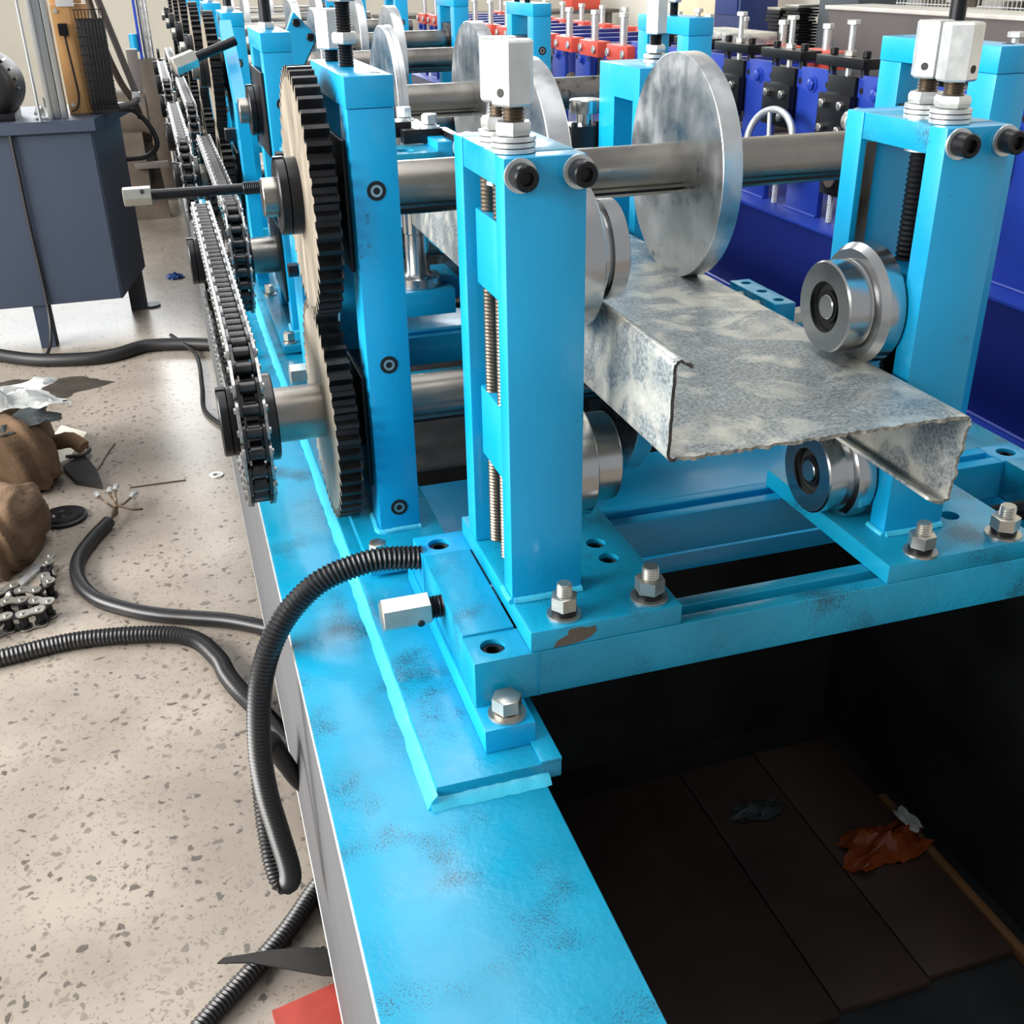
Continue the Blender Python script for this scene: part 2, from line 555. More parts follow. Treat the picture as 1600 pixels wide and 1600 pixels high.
def crumpled(name, cx, cy, z, sx, sy, h, m, n=14, seed=1, rotz=0.0, thick=0.0015):
    rnd = random.Random(seed)
    mb = MB()
    g = [[None]*(n+1) for _ in range(n+1)]
    ph = [rnd.uniform(0, 6) for _ in range(8)]
    for i in range(n+1):
        for j in range(n+1):
            a, b = i/n*2-1, j/n*2-1
            k = 0.5*math.sin(3.1*a+ph[0]+2*b)+0.5*math.sin(5*b+ph[1]-3*a)+0.35*math.sin(9*a+4*b+ph[2])+0.3*rnd.uniform(-1, 1)
            edge = 1-0.16*math.sin(4*math.atan2(b, a)+ph[3])-0.1*rnd.random()
            x, y = a*sx*edge, b*sy*edge
            zz = h*(0.45+0.42*k)*(1-0.65*max(a*a, b*b))
            g[i][j] = mb.bm.verts.new((cx+x*math.cos(rotz)-y*math.sin(rotz), cy+x*math.sin(rotz)+y*math.cos(rotz), z+max(0.001, zz)))
    for i in range(n):
        for j in range(n):
            mb.bm.faces.new((g[i][j], g[i+1][j], g[i+1][j+1], g[i][j+1]))
    geo = bmesh.ops.solidify(mb.bm, geom=mb.bm.faces[:], thickness=thick)
    return mb.out(name, m, ang=30)


tag(crumpled('plastic_wrapper', 1.17, 1.33, FZ+0.023, 0.10, 0.05, 0.05, copper_f, seed=3, rotz=0.15), 'crumpled shiny amber plastic wrapper on the brown panel in the pit', 'wrapper')
tag(crumpled('paper_scrap', 1.245, 1.36, FZ+0.045, 0.017, 0.035, 0.014, plast_w, n=8, seed=5), 'small crumpled white paper scrap beside the amber wrapper', 'scrap')
tag(crumpled('plastic_scrap', 0.98, 1.50, FZ+0.023, 0.06, 0.028, 0.02, plast_g, n=10, seed=8), 'pale grey film scrap on the far left of the brown pit panel', 'scrap')

# ================================================================== mounting strip welded on the beam
MS = thing('mounting_strip', 'long cyan mounting strip welded along the left beam under the stands', 'mounting strip', (0.245, 0.87, 0.70))
MB().box(0.174, 0.315, 0.869, YE, 0.7005, 0.722).out('flat_bar', paint_top, MS, 0.0015)
MB().box(0.291, 0.3152, 0.868, YE, 0.7225, 0.7265).out('edge_strip', paint_top, MS, 0.001)
def fillet(parent, p, q, w_, h_, n_, seed):
    """weld fillet: p->q along the foot of the strip, w_ is the horizontal reach vector"""
    rnd = random.Random(seed)
    mb = MB(); prev = None
    p, q = Vector(p), Vector(q); w_ = Vector(w_)
    for i in range(n_+1):
        c = p.lerp(q, i/n_); k = 1+rnd.uniform(-0.12, 0.12)
        ring = [mb.bm.verts.new(c), mb.bm.verts.new(c+w_*k), mb.bm.verts.new(c+w_*0.55*k+Vector((0, 0, h_*0.62*k))), mb.bm.verts.new(c+Vector((0, 0, h_*k)))]
        if prev:
            for j in range(4):
                mb.bm.faces.new((prev[j], prev[(j+1) % 4], ring[(j+1) % 4], ring[j]))
        else:
            mb.bm.faces.new(ring)
        prev = ring
    mb.bm.faces.new(prev)
    return mb.out('weld_bead', weld_m, parent, ang=80)


fillet(MS, (0.1738, 0.862, 0.7003), (0.1738, YE, 0.7003), (-0.011, 0, 0), 0.0165, 420, 5)
fillet(MS, (0.166, 0.8688, 0.7003), (0.300, 0.8688, 0.7003), (0, -0.012, 0), 0.009, 16, 6)
o = MB().box(1.15, 1.292, 0.869, YE, 0.7005, 0.722).out('mounting_strip', paint_top, None, 0.0015)
tag(o, 'long cyan mounting strip along the right beam, behind the purlin end', 'mounting strip')


# ================================================================== nuts, bolts
def hex_bolt(parent, x, y, z, af=0.03, name='hex_bolt', m=zinc_w, stud=False, rot=0.2, h=0.018):
    """sits on z, washer below; returns the bolt part with its washer as a sub-part"""
    mb = MB()
    if stud:
        mb.hexa((x, y, z+0.009), 'Z', af, 0.018, rot)
        mb.thread((x, y, z+0.026), 'Z', af*0.33, 0.013, 0.0032, 18)
        mb.cyl((x, y, z+0.0385), 'Z', af*0.31, 0.003, 18, 0.001)
    else:
        mb.hexa((x, y, z+0.007), 'Z', af, h, rot)
    b = mb.out(name, m, parent)
    if parent is not None and parent.parent is None:
        MB().ring((x, y, z), 'Z', af*0.25, af*0.72, 0.003).out('washer', m, b)
        MB().ring((x, y, z+0.003), 'Z', af*0.25, af*0.52, 0.006 if stud else 0.003).out('spring_washer', black_ox if stud else m, b)
    return b


# ================================================================== cross slide under the roller posts
def slide_base(y0, label, full=True):
    t = thing('cross_slide', label, 'slide base', (0.7, y0+0.15, 0.722))
    d = y0-0.948
    for k, (a, b) in enumerate(((0.948, 1.003), (1.2, 1.256))):
        c = (a+b)/2+d
        mb = MB()
        # rail with a T-slot groove in its top
        P = [(a+d, 0.753), (b+d, 0.753), (b+d, 0.812), (c+0.009, 0.812), (c+0.009, 0.795), (c-0.009, 0.795), (c-0.009, 0.812), (a+d, 0.812)]
        mb.prism(P, 'X', 0.315, 1.14)
        mb.box(0.241, 0.315, a+d, b+d, 0.753, 0.812).box(1.14, 1.20, a+d, b+d, 0.753, 0.812)
        rl = mb.out('rail', paint if k else paint_top, t, 0.0012)
        for xx in (0.270, 1.17):
            cutr = MB().cyl((xx, c, 0.796), 'Z', 0.0145, 0.03, 24)
            cut(rl, cutr)
            sc_ = MB()
            sc_.lathe((xx, c, 0.7962), 'Z', [(0, 0), (0, 0.0135), (0.010, 0.0135), (0.0112, 0.0122), (0.0112, 0.0075), (0.004, 0.0072), (0.004, 0)], 20)
            sc_.out('socket_screw', black_ox, t)
    eb = MB().box(0.242, 0.304, 1.0035+d, 1.1995+d, 0.755, 0.8145).out('end_block', paint_top, t, 0.0012)
    MB().box(1.145, 1.198, 1.0035+d, 1.1995+d, 0.755, 0.8145).out('end_block', paint_top, t, 0.0012)
    for xx in (0.239, 1.143):
        MB().box(xx, xx+0.058, 0.904+d, 1.30+d, 0.7272 if xx > 1 else 0.7225, 0.7528).out('foot_block', paint, t, 0.0012)
    hex_bolt(t, 0.271, 0.927+d, 0.753, 0.03, rot=0.0)
    hex_bolt(t, 1.172, 0.927+d, 0.753, 0.03, rot=0.3)
    # lateral adjusting screws with long coupling nuts
    for side in (0, 1):
        s = MB()
        if side == 0:
            s.thread((0.226, 1.10+d, 0.798), 'X', 0.0145, 0.018, 0.004)
            sc_ = s.out('adjusting_screw', black_ox, t)
            cn = MB().hexa((0.166, 1.10+d, 0.798), 'X', 0.036, 0.060, 0.35).out('coupling_nut', zinc_w, sc_)
            MB().cyl((0.211, 1.0825+d, 0.7905), (0.0, -1, -0.3), 0.0045, 0.003, 14).out('pin_hole', dark_hole, sc_)
        else:
            s.thread((0.93, 1.10+d, 0.785), 'X', 0.0145, 0.215, 0.004)
            s.thread((1.198, 1.10+d, 0.798), 'X', 0.0145, 0.02, 0.004)
            sc_ = s.out('adjusting_screw', black_ox, t)
            MB().hexa((1.218, 1.10+d, 0.798), 'X', 0.036, 0.060, 0.35).out('coupling_nut', zinc_w, sc_)
    return t


SB1 = slide_base(0.948, 'cyan cross slide with two slotted rails carrying the front roller posts')


# ================================================================== roller posts (front fixture)
def machined_roller(parent, cx, cy, cz, d, kind):
    """d=+1 roller points to +X from the post; profile measured from the post outward"""
    if kind == 'ring':      # big flange, groove, thin ring
        prof = [(0, 0.0), (0.0, 0.078), (0.0015, 0.080), (0.0255, 0.080), (0.027, 0.0785), (0.027, 0.0535), (0.0405, 0.0535), (0.0415, 0.047), (0.0455, 0.047), (0.0465, 0.0545), (0.064, 0.0545), (0.065, 0.053), (0.065, 0.03), (0.055, 0.03), (0.055, 0.0)]
    elif kind == 'low':
        prof = [(0, 0), (0, 0.067), (0.0015, 0.0685), (0.028, 0.0685), (0.0295, 0.067), (0.030, 0.0535), (0.063, 0.0535), (0.065, 0.0515), (0.065, 0.03), (0.055, 0.03), (0.055, 0)]
    elif kind == 'rup':
        prof = [(-0.01, 0), (-0.01, 0.03), (0, 0.03), (0, 0.071), (0.002, 0.0735), (0.021, 0.0735), (0.030, 0.0665), (0.031, 0.0535), (0.0335, 0.0515), (0.036, 0.0555), (0.063, 0.0555), (0.065, 0.0535), (0.065, 0.031), (0.055, 0.030), (0.055, 0)]
    else:
        prof = [(-0.01, 0), (-0.01, 0.03), (0, 0.03), (0, 0.064), (0.002, 0.067), (0.020, 0.067), (0.026, 0.0655), (0.029, 0.057), (0.034, 0.053), (0.045, 0.0525), (0.047, 0.0555), (0.060, 0.0555), (0.062, 0.0535), (0.062, 0.031), (0.052, 0.030), (0.052, 0)]
    mb = MB().lathe((cx, cy, cz), (d, 0, 0), prof, 56)
    ro = mb.out('roller', steel_roll, parent, ang=25)
    e = prof[-1][0]
    MB().lathe((cx+d*e, cy, cz), (d, 0, 0), [(0.0, 0.0), (0.0, 0.0295), (0.001, 0.0295), (0.001, 0.0)], 32).out('bore', dark_hole, ro)
    MB().ring((cx+d*(e+0.001), cy, cz), (d, 0, 0), 0.0155, 0.020, 0.004, 28).out('snap_ring', black_ox, ro)
    MB().cyl((cx+d*(e+0.001), cy, cz), (d, 0, 0), 0.0150, 0.007, 28, 0.0012).out('axle_end', steel, ro)
    return ro


def roller_stand(x0, y0, label, rollers, side, plate=(0.307, 0.49)):
    """x0,y0: front left corner of the post. side -1 rollers point +X"""
    t = thing('roller_post', label, 'roller post', (x0+0.04, y0+0.09, 0.812))
    X0, X1 = x0, x0+0.085
    py0 = y0-0.069
    pl = MB().box(plate[0], plate[1], py0, py0+0.297, 0.8125, 0.838).out('base_plate', paint_top, t, 0.0012)
    cutter = MB()
    if side < 0:
        cutter.cyl((x0+0.143, y0+0.101, 0.822), 'Z', 0.0125, 0.03, 22)
        cutter.cyl((x0+0.144, y0+0.060, 0.822), 'Z', 0.0125, 0.03, 22)
        cutter.box(x0+0.024, x0+0.045, y0-0.056, y0-0.035, 0.82, 0.85)
        for s_ in (0,):
            cutter.cyl((x0+0.024, y0-0.0455, 0.8195), 'Z', 0.0105, 0.03, 16)
    else:
        cutter.cyl((x0+0.115, y0+0.02, 0.8195), 'Z', 0.0125, 0.03, 22)
    cut(pl, cutter)
    if side < 0:
        for q in ((x0+0.143, y0+0.101), (x0+0.144, y0+0.060)):
            MB().lathe((q[0], q[1], 0.8222), 'Z', [(0, 0), (0, 0.0115), (0.009, 0.0115), (0.010, 0.0105), (0.010, 0.0065), (0.003, 0.006), (0.003, 0)], 20).out('socket_screw', black_ox, t)
        hex_bolt(t, x0+0.048, y0-0.044, 0.838, 0.0275, 'stud_nut', zinc_w, True, 0.1)
        hex_bolt(t, x0+0.154, y0-0.041, 0.838, 0.0305, 'stud_nut', zinc_w, True, 0.45)
    if side < 0:
        MB().prism([(0.333, 0.8135), (0.338, 0.822), (0.350, 0.827), (0.352, 0.834), (0.366, 0.8345), (0.374, 0.832), (0.383, 0.833), (0.385, 0.826), (0.379, 0.820), (0.368, 0.8155), (0.350, 0.8135)], 'Y', py0-0.0004, py0+0.001).out('bare_patch', rusty, t)['label'] = 'bare brown patch chipped out of the front edge'
    else:
        hex_bolt(t, x0+0.018, y0-0.051, 0.838, 0.029, 'stud_nut', zinc_w, True, 0.1)
        hex_bolt(t, x0+0.145, y0-0.046, 0.838, 0.031, 'stud_nut', zinc_w, True, 0.45)
    MB().box(X0, X1, y0, y0+0.031, 0.8385, 1.332).out('front_bar', paint, t, 0.0015)
    rb = MB().box(X0, X1, y0+0.155, y0+0.190, 0.8385, 1.332).out('rear_bar', paint, t, 0.0015)
    MB().box(X0+(0.020 if side < 0 else 0.008), X0+(0.070 if side < 0 else 0.022), y0+0.1535, y0+0.155, 0.84, 1.298).out('slide_guide', steel_shaft, t)
    MB().box(X0+0.001, X1-0.001, y0+0.0315, y0+0.1545, 1.302, 1.3325).out('top_block', paint_top, t, 0.001)
    MB().tube([(X0+0.002, y0-0.001, 0.8395), (X0+0.03, y0-0.003, 0.840), (X0+0.06, y0-0.002, 0.8395), (X1, y0, 0.840)], 0.005, 8, 0.12, 0.01).out('weld_bead', weld_m, t)
    MB().tube([(X0-0.001, y0-0.001, 0.8395), (X0-0.002, y0+0.015, 0.840), (X0-0.001, y0+0.032, 0.8395)], 0.004, 8, 0.12, 0.01).out('weld_bead', weld_m, t)
    # bearing slides carried by the screws
    zs = ((1.18, 1.262), (0.972, 1.058)) if side < 0 else ((1.085, 1.165), (0.862, 0.945))
    for a, b in zs:
        sl = MB().box(X0+0.0065, X1-0.006, y0+0.0315, y0+0.132, a, b).out('bearing_slide', paint, t, 0.0012)
    sx = x0+0.022 if side < 0 else x0+0.030
    for k, yy in enumerate((y0+0.038, y0+0.084)):
        # threaded spindle, visible between slides
        sp = MB()
        sp.thread((sx+(-0.006 if side < 0 else 0.020), yy+(0.026 if side < 0 else 0.018), 0.862), 'Z', 0.0095 if side < 0 else 0.0145, 0.438, 0.0042 if side < 0 else 0.0062, 16)
        spn = sp.out('spindle', thread_m if side < 0 else black_ox, t)
        MB().thread((sx, yy, 1.3325), 'Z', 0.0115, 0.05, 0.003, 18).out('spindle_thread', thread_m, spn)
        for q in range(3):
            MB().ring((sx, yy, 1.3328+q*0.0054), 'Z', 0.012, 0.0222-(0.0004 if q == 0 else 0), 0.0042).out('thrust_washer', zinc, spn)
        MB().lathe((sx, yy, 1.3345), 'Z', [(0, 0), (0, 0.0195), (0.0115, 0.0195), (0.0115, 0)], 20).out('bearing_gap', dark_hole, spn)
        MB().hexa((sx, yy, 1.3485), 'Z', 0.034, 0.0125, 0.2+k*0.4, 0.3).out('jam_nut', zinc, spn)
        MB().hexa((sx, yy, 1.3755), 'Z', 0.037, 0.0585, (0.05 if k == 0 else 0.3) if side < 0 else 0.35-0.3*k, 0.2).out('coupling_nut', zinc, spn)
        if k == 0 or side > 0:
            a0 = ((0.05 if k == 0 else 0.3) if side < 0 else 0.35-0.3*k)+PI+(PI/6 if (side < 0 or k) else PI/2)
            dv = Vector((math.cos(a0), math.sin(a0), 0))
            MB().cyl(Vector((sx, yy, 1.388))+dv*0.0176, dv, 0.0042, 0.0015, 16).out('pin_hole', dark_hole, spn)
        MB().ring((sx+(0.006 if side < 0 else 0.020), yy+0.018, 1.2905 if side < 0 else 1.293), 'Z', 0.008, 0.0165 if side < 0 else 0.021, 0.004).out('thrust_washer', zinc, spn)
    for xx in (X0+0.016, X1-0.009):
        mb = MB()
        socket_head(mb, (xx, y0-0.003, 1.316), (0, -1, 0), 0.0125, 0.020)
        s_ = mb.out('socket_screw', black_ox, t)
        MB().ring((xx, y0-0.0005, 1.316), (0, -1, 0), 0.006, 0.0165, 0.003).out('washer', zinc, s_)
    mb = MB(); socket_head(mb, (X0+0.016, y0+0.193, 1.316), (0, 1, 0), 0.0125, 0.016)
    s_ = mb.out('socket_screw', zinc_w, t)
    MB().ring((X0+0.016, y0+0.1903, 1.316), (0, 1, 0), 0.006, 0.0165, 0.003).out('washer', zinc, s_)
    for (cx, cz, d, kind) in rollers:
        machined_roller(t, cx, y0+0.091, cz, d, kind)
    return t


RS1 = roller_stand(0.307, 1.018, 'left front cyan roller post with twin tall hex couplings on top', [(0.393, 1.214, 1, 'ring'), (0.393, 0.965, 1, 'low')], -1)
RS2 = roller_stand(0.803, 1.017, 'right front cyan roller post beside the drooping purlin flange', [(0.8015, 1.119, -1, 'rup'), (0.8015, 0.899, -1, 'rlow')], 1, plate=(0.765, 0.985))


# ================================================================== galvanised Z purlin
def z_purlin():
    mb = MB()
    t_ = 0.0036
    Y0, Y1 = 0.885, 9.3
    # centre line of the section (x,z), left flange up, right flange down
    def arc(cx, cz, r_, a0, a1, n=5):
        return [(cx+r_*math.cos(a0+(a1-a0)*i/n), cz+r_*math.sin(a0+(a1-a0)*i/n)) for i in range(n+1)]
    rr_ = 0.006
    path = [(0.452, 1.151)]
    path += arc(0.4335+rr_, 1.1585-rr_, rr_, PI/2, PI)
    path += arc(0.4310+rr_, 1.0555+rr_, rr_, PI, 1.5*PI)
    path += [(0.5+0.04*i, 1.0555) for i in range(7)]
    path += arc(0.7870-rr_, 1.0540-rr_, rr_, PI/2, 0)
    path += arc(0.7765-rr_, 0.9520+rr_, rr_, 0, -PI/2)
    path += [(0.7500, 0.9615)]
    n = len(path)
    # normals
    def nrm(i):
        a = Vector(path[max(0, i-1)]); b = Vector(path[min(n-1, i+1)])
        d = (b-a).normalized()
        return Vector((-d.y, d.x))*t_/2
    rr__ = random.Random(11)
    ys = [Y0, Y0+0.004, Y0+0.02, Y0+0.1, 2.0, 4.0, Y1]
    rows = []
    # densify for a ragged cut edge
    dense = []
    for i in range(n-1):
        a, b = Vector(path[i]), Vector(path[i+1])
        k = max(1, int((b-a).length/0.004))
        for j in range(k):
            q = j/k
            dense.append((a.lerp(b, q), nrm(i).lerp(nrm(i+1), q)))
    dense.append((Vector(path[-1]), nrm(n-1)))
    jit = [(rr__.uniform(-0.0018, 0.0018)+0.0012*math.sin(i*0.9))*(0.35 if i < 36 else 1.0) for i in range(len(dense))]
    jz = [rr__.uniform(-0.0012, 0.0006) for i in range(len(dense))]
    for k, y in enumerate(ys):
        A, B_ = [], []
        for i, (p, nn) in enumerate(dense):
            dy = jit[i] if k == 0 else 0
            dz = jz[i] if k == 0 else 0
            A.append(mb.bm.verts.new((p.x+nn.x, y+dy, p.y+nn.y)))
            B_.append(mb.bm.verts.new((p.x-nn.x, y+dy, p.y-nn.y+dz*1.5)))
        rows.append((A, B_))
    for (A, B_), (C_, D) in zip(rows[:-1], rows[1:]):
        for i in range(len(A)-1):
            mb.bm.faces.new((A[i], A[i+1], C_[i+1], C_[i]))
            mb.bm.faces.new((B_[i], D[i], D[i+1], B_[i+1]))
        mb.bm.faces.new((A[0], C_[0], D[0], B_[0])); mb.bm.faces.new((A[-1], B_[-1], D[-1], C_[-1]))
    for (A, B_) in (rows[0], rows[-1]):
        for i in range(len(A)-1):
            fc = mb.bm.faces.new((A[i], B_[i], B_[i+1], A[i+1]))
            fc.material_index = 1 if i < 36 else 2
    o_ = mb.out('steel_purlin', galv_m, ang=50)
    o_.data.materials.append(mat('dark_cut_edge', (84, 80, 78), 0.5, 0.6, var=0.4, vscale=120))
    o_.data.materials.append(mat('burred_cut_edge', (170, 166, 156), 0.45, 0.7, var=0.6, vscale=150))
    return o_


tag(z_purlin(), 'mottled galvanised steel Z purlin coming out between the roller posts', 'steel profile')


# ================================================================== bearing stands
def bearing_stand(xc, yf, label, group, screw=0):
    """xc: left face x, yf: front face y"""
    t = thing('bearing_stand', label, 'bearing stand', (xc+0.03, yf+0.15, 0.722), group)
    X0, X1 = xc, xc+0.060
    MB().box(X0-0.034, X1+0.03, yf-0.092, yf+0.40, 0.7272 if xc < 1 else 0.7225, 0.745).out('base_plate', paint_top, t, 0.0012)
    z1, z2 = 1.339, 1.377
    MB().box(X0, X1, yf, yf+0.060, 0.7455, z1).out('front_column', paint, t, 0.0015)
    MB().box(X0, X1, yf+0.232, yf+0.29, 0.7455, z1).out('rear_column', paint, t, 0.0015)
    MB().box(X0-0.001, X1+0.001, yf-0.001, yf+0.291, z1+0.0005, z2).out('cap', paint, t, 0.0015)
    for zz in (1.214, 0.894):
        b = MB().box(X0+0.004, X1-0.004, yf+0.062, yf+0.230, zz-0.062, zz+0.062)
        b.out('bearing_block', black_ox, t, 0.0015)
        if xc < 1:
            MB().box(X0-0.006, X0-0.0005, yf+0.03, yf+0.262, zz-0.085, zz+0.085).out('bearing_cover', black_ox, t, 0.0015)
    for zz in (1.239, 1.004, 0.783):
        mb = MB()
        mb.ring((X0+0.030, yf-0.0002, zz), (0, -1, 0), 0.0095, 0.0125, 0.0006, 24)
        mb.lathe((X0+0.030, yf-0.0001, zz), (0, -1, 0), [(0, 0), (0, 0.0095), (0.0004, 0.0095), (0.0004, 0)], 24)
        a = mb.out('counterbore', dark_hole, t)
        mb = MB(); mb.ring((X0+0.030, yf-0.0006, zz), (0, -1, 0), 0.0045, 0.0078, 0.0009, 20)
        mb.out('socket_screw', zinc_w, a)
    MB().tube([(X0-0.001, yf+0.06, 0.746), (X0-0.002, yf+0.03, 0.747), (X0-0.001, yf, 0.746), (X0+0.03, yf-0.002, 0.747), (X1, yf, 0.746)], 0.005, 8, 0.12, 0.01).out('weld_bead', weld_m, t)
    cx, cy = X0+0.028, yf+0.145
    if screw == 0:
        s_ = MB().thread((cx, cy, z2), 'Z', 0.0105, 0.125, 0.0035, 18).out('threaded_rod', black_ox, t)
        MB().hexa((cx, cy, z2+0.028), 'Z', 0.031, 0.0145, 0.25, 0.3).out('jam_nut', zinc, s_)
        MB().hexa((cx, cy, z2+0.079), 'Z', 0.036, 0.05, 0.25, 0.2).out('coupling_nut', zinc, s_)
        s_ = MB().thread((cx-0.004, cy+0.10, z2), 'Z', 0.0105, 0.03, 0.0035, 16).out('threaded_rod', black_ox, t)
        MB().hexa((cx-0.004, cy+0.10, z2+0.016), 'Z', 0.036, 0.052, 0.25, 0.2).out('coupling_nut', zinc, s_)
    else:
        s_ = MB().cyl((cx, cy, z2), 'Z', 0.0125, 0.2, 20).out('threaded_rod', black_ox, t)
        MB().hexa((cx, cy, z2), 'Z', 0.032, 0.014, 0.25, 0.3).out('jam_nut', zinc, s_)
    MB().ring((X0+0.045, yf+0.04, z2), 'Z', 0.006, 0.0095, 0.0006, 20).out('oil_hole', black_ox, t)
    hex_bolt(t, X0-0.018, yf-0.072, 0.745, 0.022, rot=0.2, m=zinc_w)
    hex_bolt(t, X0-0.018, yf+0.345, 0.745, 0.022, rot=0.5, m=zinc_w)
    return t


SY = [1.555, 2.587, 3.714, 4.714, 5.841, 6.968, 8.095]
ordw = ['front', 'second', 'third', 'fourth', 'fifth', 'sixth', 'rearmost']
for i, y in enumerate(SY):
    g = 'cyan bearing stands along the machine'
    if i < 1:
        bearing_stand(0.2235, y-0.145, 'front left cyan bearing stand right behind the big black-toothed gears', 'cyan bearing stands along the machine', 0)
        bearing_stand(1.1835, y-0.145, 'front right cyan bearing stand behind the right roller post', g, 1)
    else:
        bearing_stand(0.2235, y-0.145, '%s cyan bearing stand of the left row, counted from the camera' % ordw[i], g, 1)
        bearing_stand(1.1835, y-0.145, '%s cyan bearing stand of the right row, counted from the camera' % ordw[i], g, 0)

# ================================================================== gears, shafts
ZU, ZL = 1.214, 0.894


def gear_mesh(N=46, ro=0.1672, rr_=0.1530, rb=0.036, wd_=0.032):
    """gear along X from 0 to wd_, split into face part and toothed rim"""
    mb = MB()
    pr_ = []
    for i in range(N):
        a = 2*PI*i/N
        p = 2*PI/N
        for da, rad in ((-0.32, rr_), (-0.27, rr_+0.0015), (-0.17, ro-0.0025), (-0.13, ro), (0.13, ro), (0.17, ro-0.0025), (0.27, rr_+0.0015), (0.32, rr_)):
            pr_.append((a+da*p, rad))
    A = [mb.bm.verts.new((0, r_*math.cos(a), r_*math.sin(a))) for a, r_ in pr_]
    B_ = [mb.bm.verts.new((wd_, r_*math.cos(a), r_*math.sin(a))) for a, r_ in pr_]
    n = len(A)
    for i in range(n):
        j = (i+1) % n
        mb.bm.faces.new((A[i], A[j], B_[j], B_[i]))
    me_t = mb.mesh('gear_teeth', gear_dark, 28)
    mb = MB()
    for xx, s_ in ((-0.0003, 1), (wd_+0.0003, -1)):
        V = [mb.bm.verts.new((xx, r_*math.cos(a), r_*math.sin(a))) for a, r_ in pr_]
        I = [mb.bm.verts.new((xx, rb*math.cos(2*PI*i/N), rb*math.sin(2*PI*i/N))) for i in range(N)]
        for i in range(N):
            j = (i+1) % N
            k = i*8
            k2 = (j*8) % n
            vs = [V[k+q] for q in range(8)]
            mb.bm.faces.new(vs)
            mb.bm.faces.new((I[i], V[k], V[k+7], V[k2], I[j]) if s_ > 0 else (I[i], V[k], V[k+7], V[k2], I[j]))
    me_f = mb.mesh('gear_face', gear_face, 28)
    return me_t, me_f


GT, GF = gear_mesh()
disc_me = MB().lathe((0, 0, 0), 'X', [(0, 0.037), (0, 0.1625), (0.001, 0.1635), (0.030, 0.1635), (0.031, 0.1625), (0.031, 0.037)], 96).mesh('roll_disc', steel_face, 25)
disc_w = MB().lathe((0, 0, 0), 'X', [(0, 0.037), (0, 0.1645), (0.001, 0.1655), (0.031, 0.1655), (0.032, 0.1645), (0.032, 0.037)], 96).mesh('roll_disc', steel_face, 25)
disc_s = MB().lathe((0, 0, 0), 'X', [(0, 0.037), (0, 0.161), (0.001, 0.1625), (0.009, 0.1625), (0.0095, 0.160), (0.0115, 0.160), (0.012, 0.1635), (0.023, 0.1635), (0.024, 0.162), (0.024, 0.037)], 96).mesh('roll_disc', steel_face, 25)
disc_l = MB().lathe((0, 0, 0), 'X', [(0, 0.037), (0, 0.158), (0.002, 0.1595), (0.029, 0.1595), (0.031, 0.158), (0.031, 0.037)], 80).mesh('roll_disc', steel, 25)
nut_me = MB().lathe((0, 0, 0), 'X', [(0, 0.028), (0, 0.050), (0.002, 0.052), (0.013, 0.052), (0.014, 0.050), (0.015, 0.052), (0.030, 0.052), (0.030, 0.028)], 40, closed=True)
for k in range(4):
    a = k*PI/2+0.5
    nut_me.box(-0.0005, 0.0135, -0.006, 0.006, 0.046, 0.0535)
nut_me = nut_me.mesh('lock_nut', black_ox)


def roll_shaft(y, z, label, grp, x0, gear, discs, stub, nut=None, x1=1.29):
    t = thing('roll_shaft', label, 'roll shaft', (0.7, y, z), grp)
    mb = MB()
    mb.cyl((x0, y, z), 'X', stub, 0.225-x0, 36, 0.001)
    mb.cyl((0.225, y, z), 'X', 0.0372, 0.965, 40)
    mb.cyl((1.19, y, z), 'X', 0.030, x1-1.19, 32, 0.001)
    mb.out('shaft', steel_shaft, t)
    # keyway strip
    MB().box(0.30, 1.16, y-0.0375, y-0.0345, z-0.026, z-0.0225).out('keyway', black_ox, t)
    if gear is not None:
        o1 = link('gear_teeth', GT, t, (gear, y, z)); o2 = link('gear_face', GF, o1)
        o2.location = (0, 0, 0)
        ph = 0 if z > 1 else PI/46
        o1.rotation_euler = (ph, 0, 0)
        MB().cyl((gear+0.033, y, z), 'X', 0.062, 0.015, 36, 0.001).out('gear_hub', black_ox, t)
    for dx, me in discs:
        link('roll_disc', me, t, (dx, y, z))
    if nut is not None:
        n_ = link('lock_nut', nut_me, t, (nut, y, z))
    return t


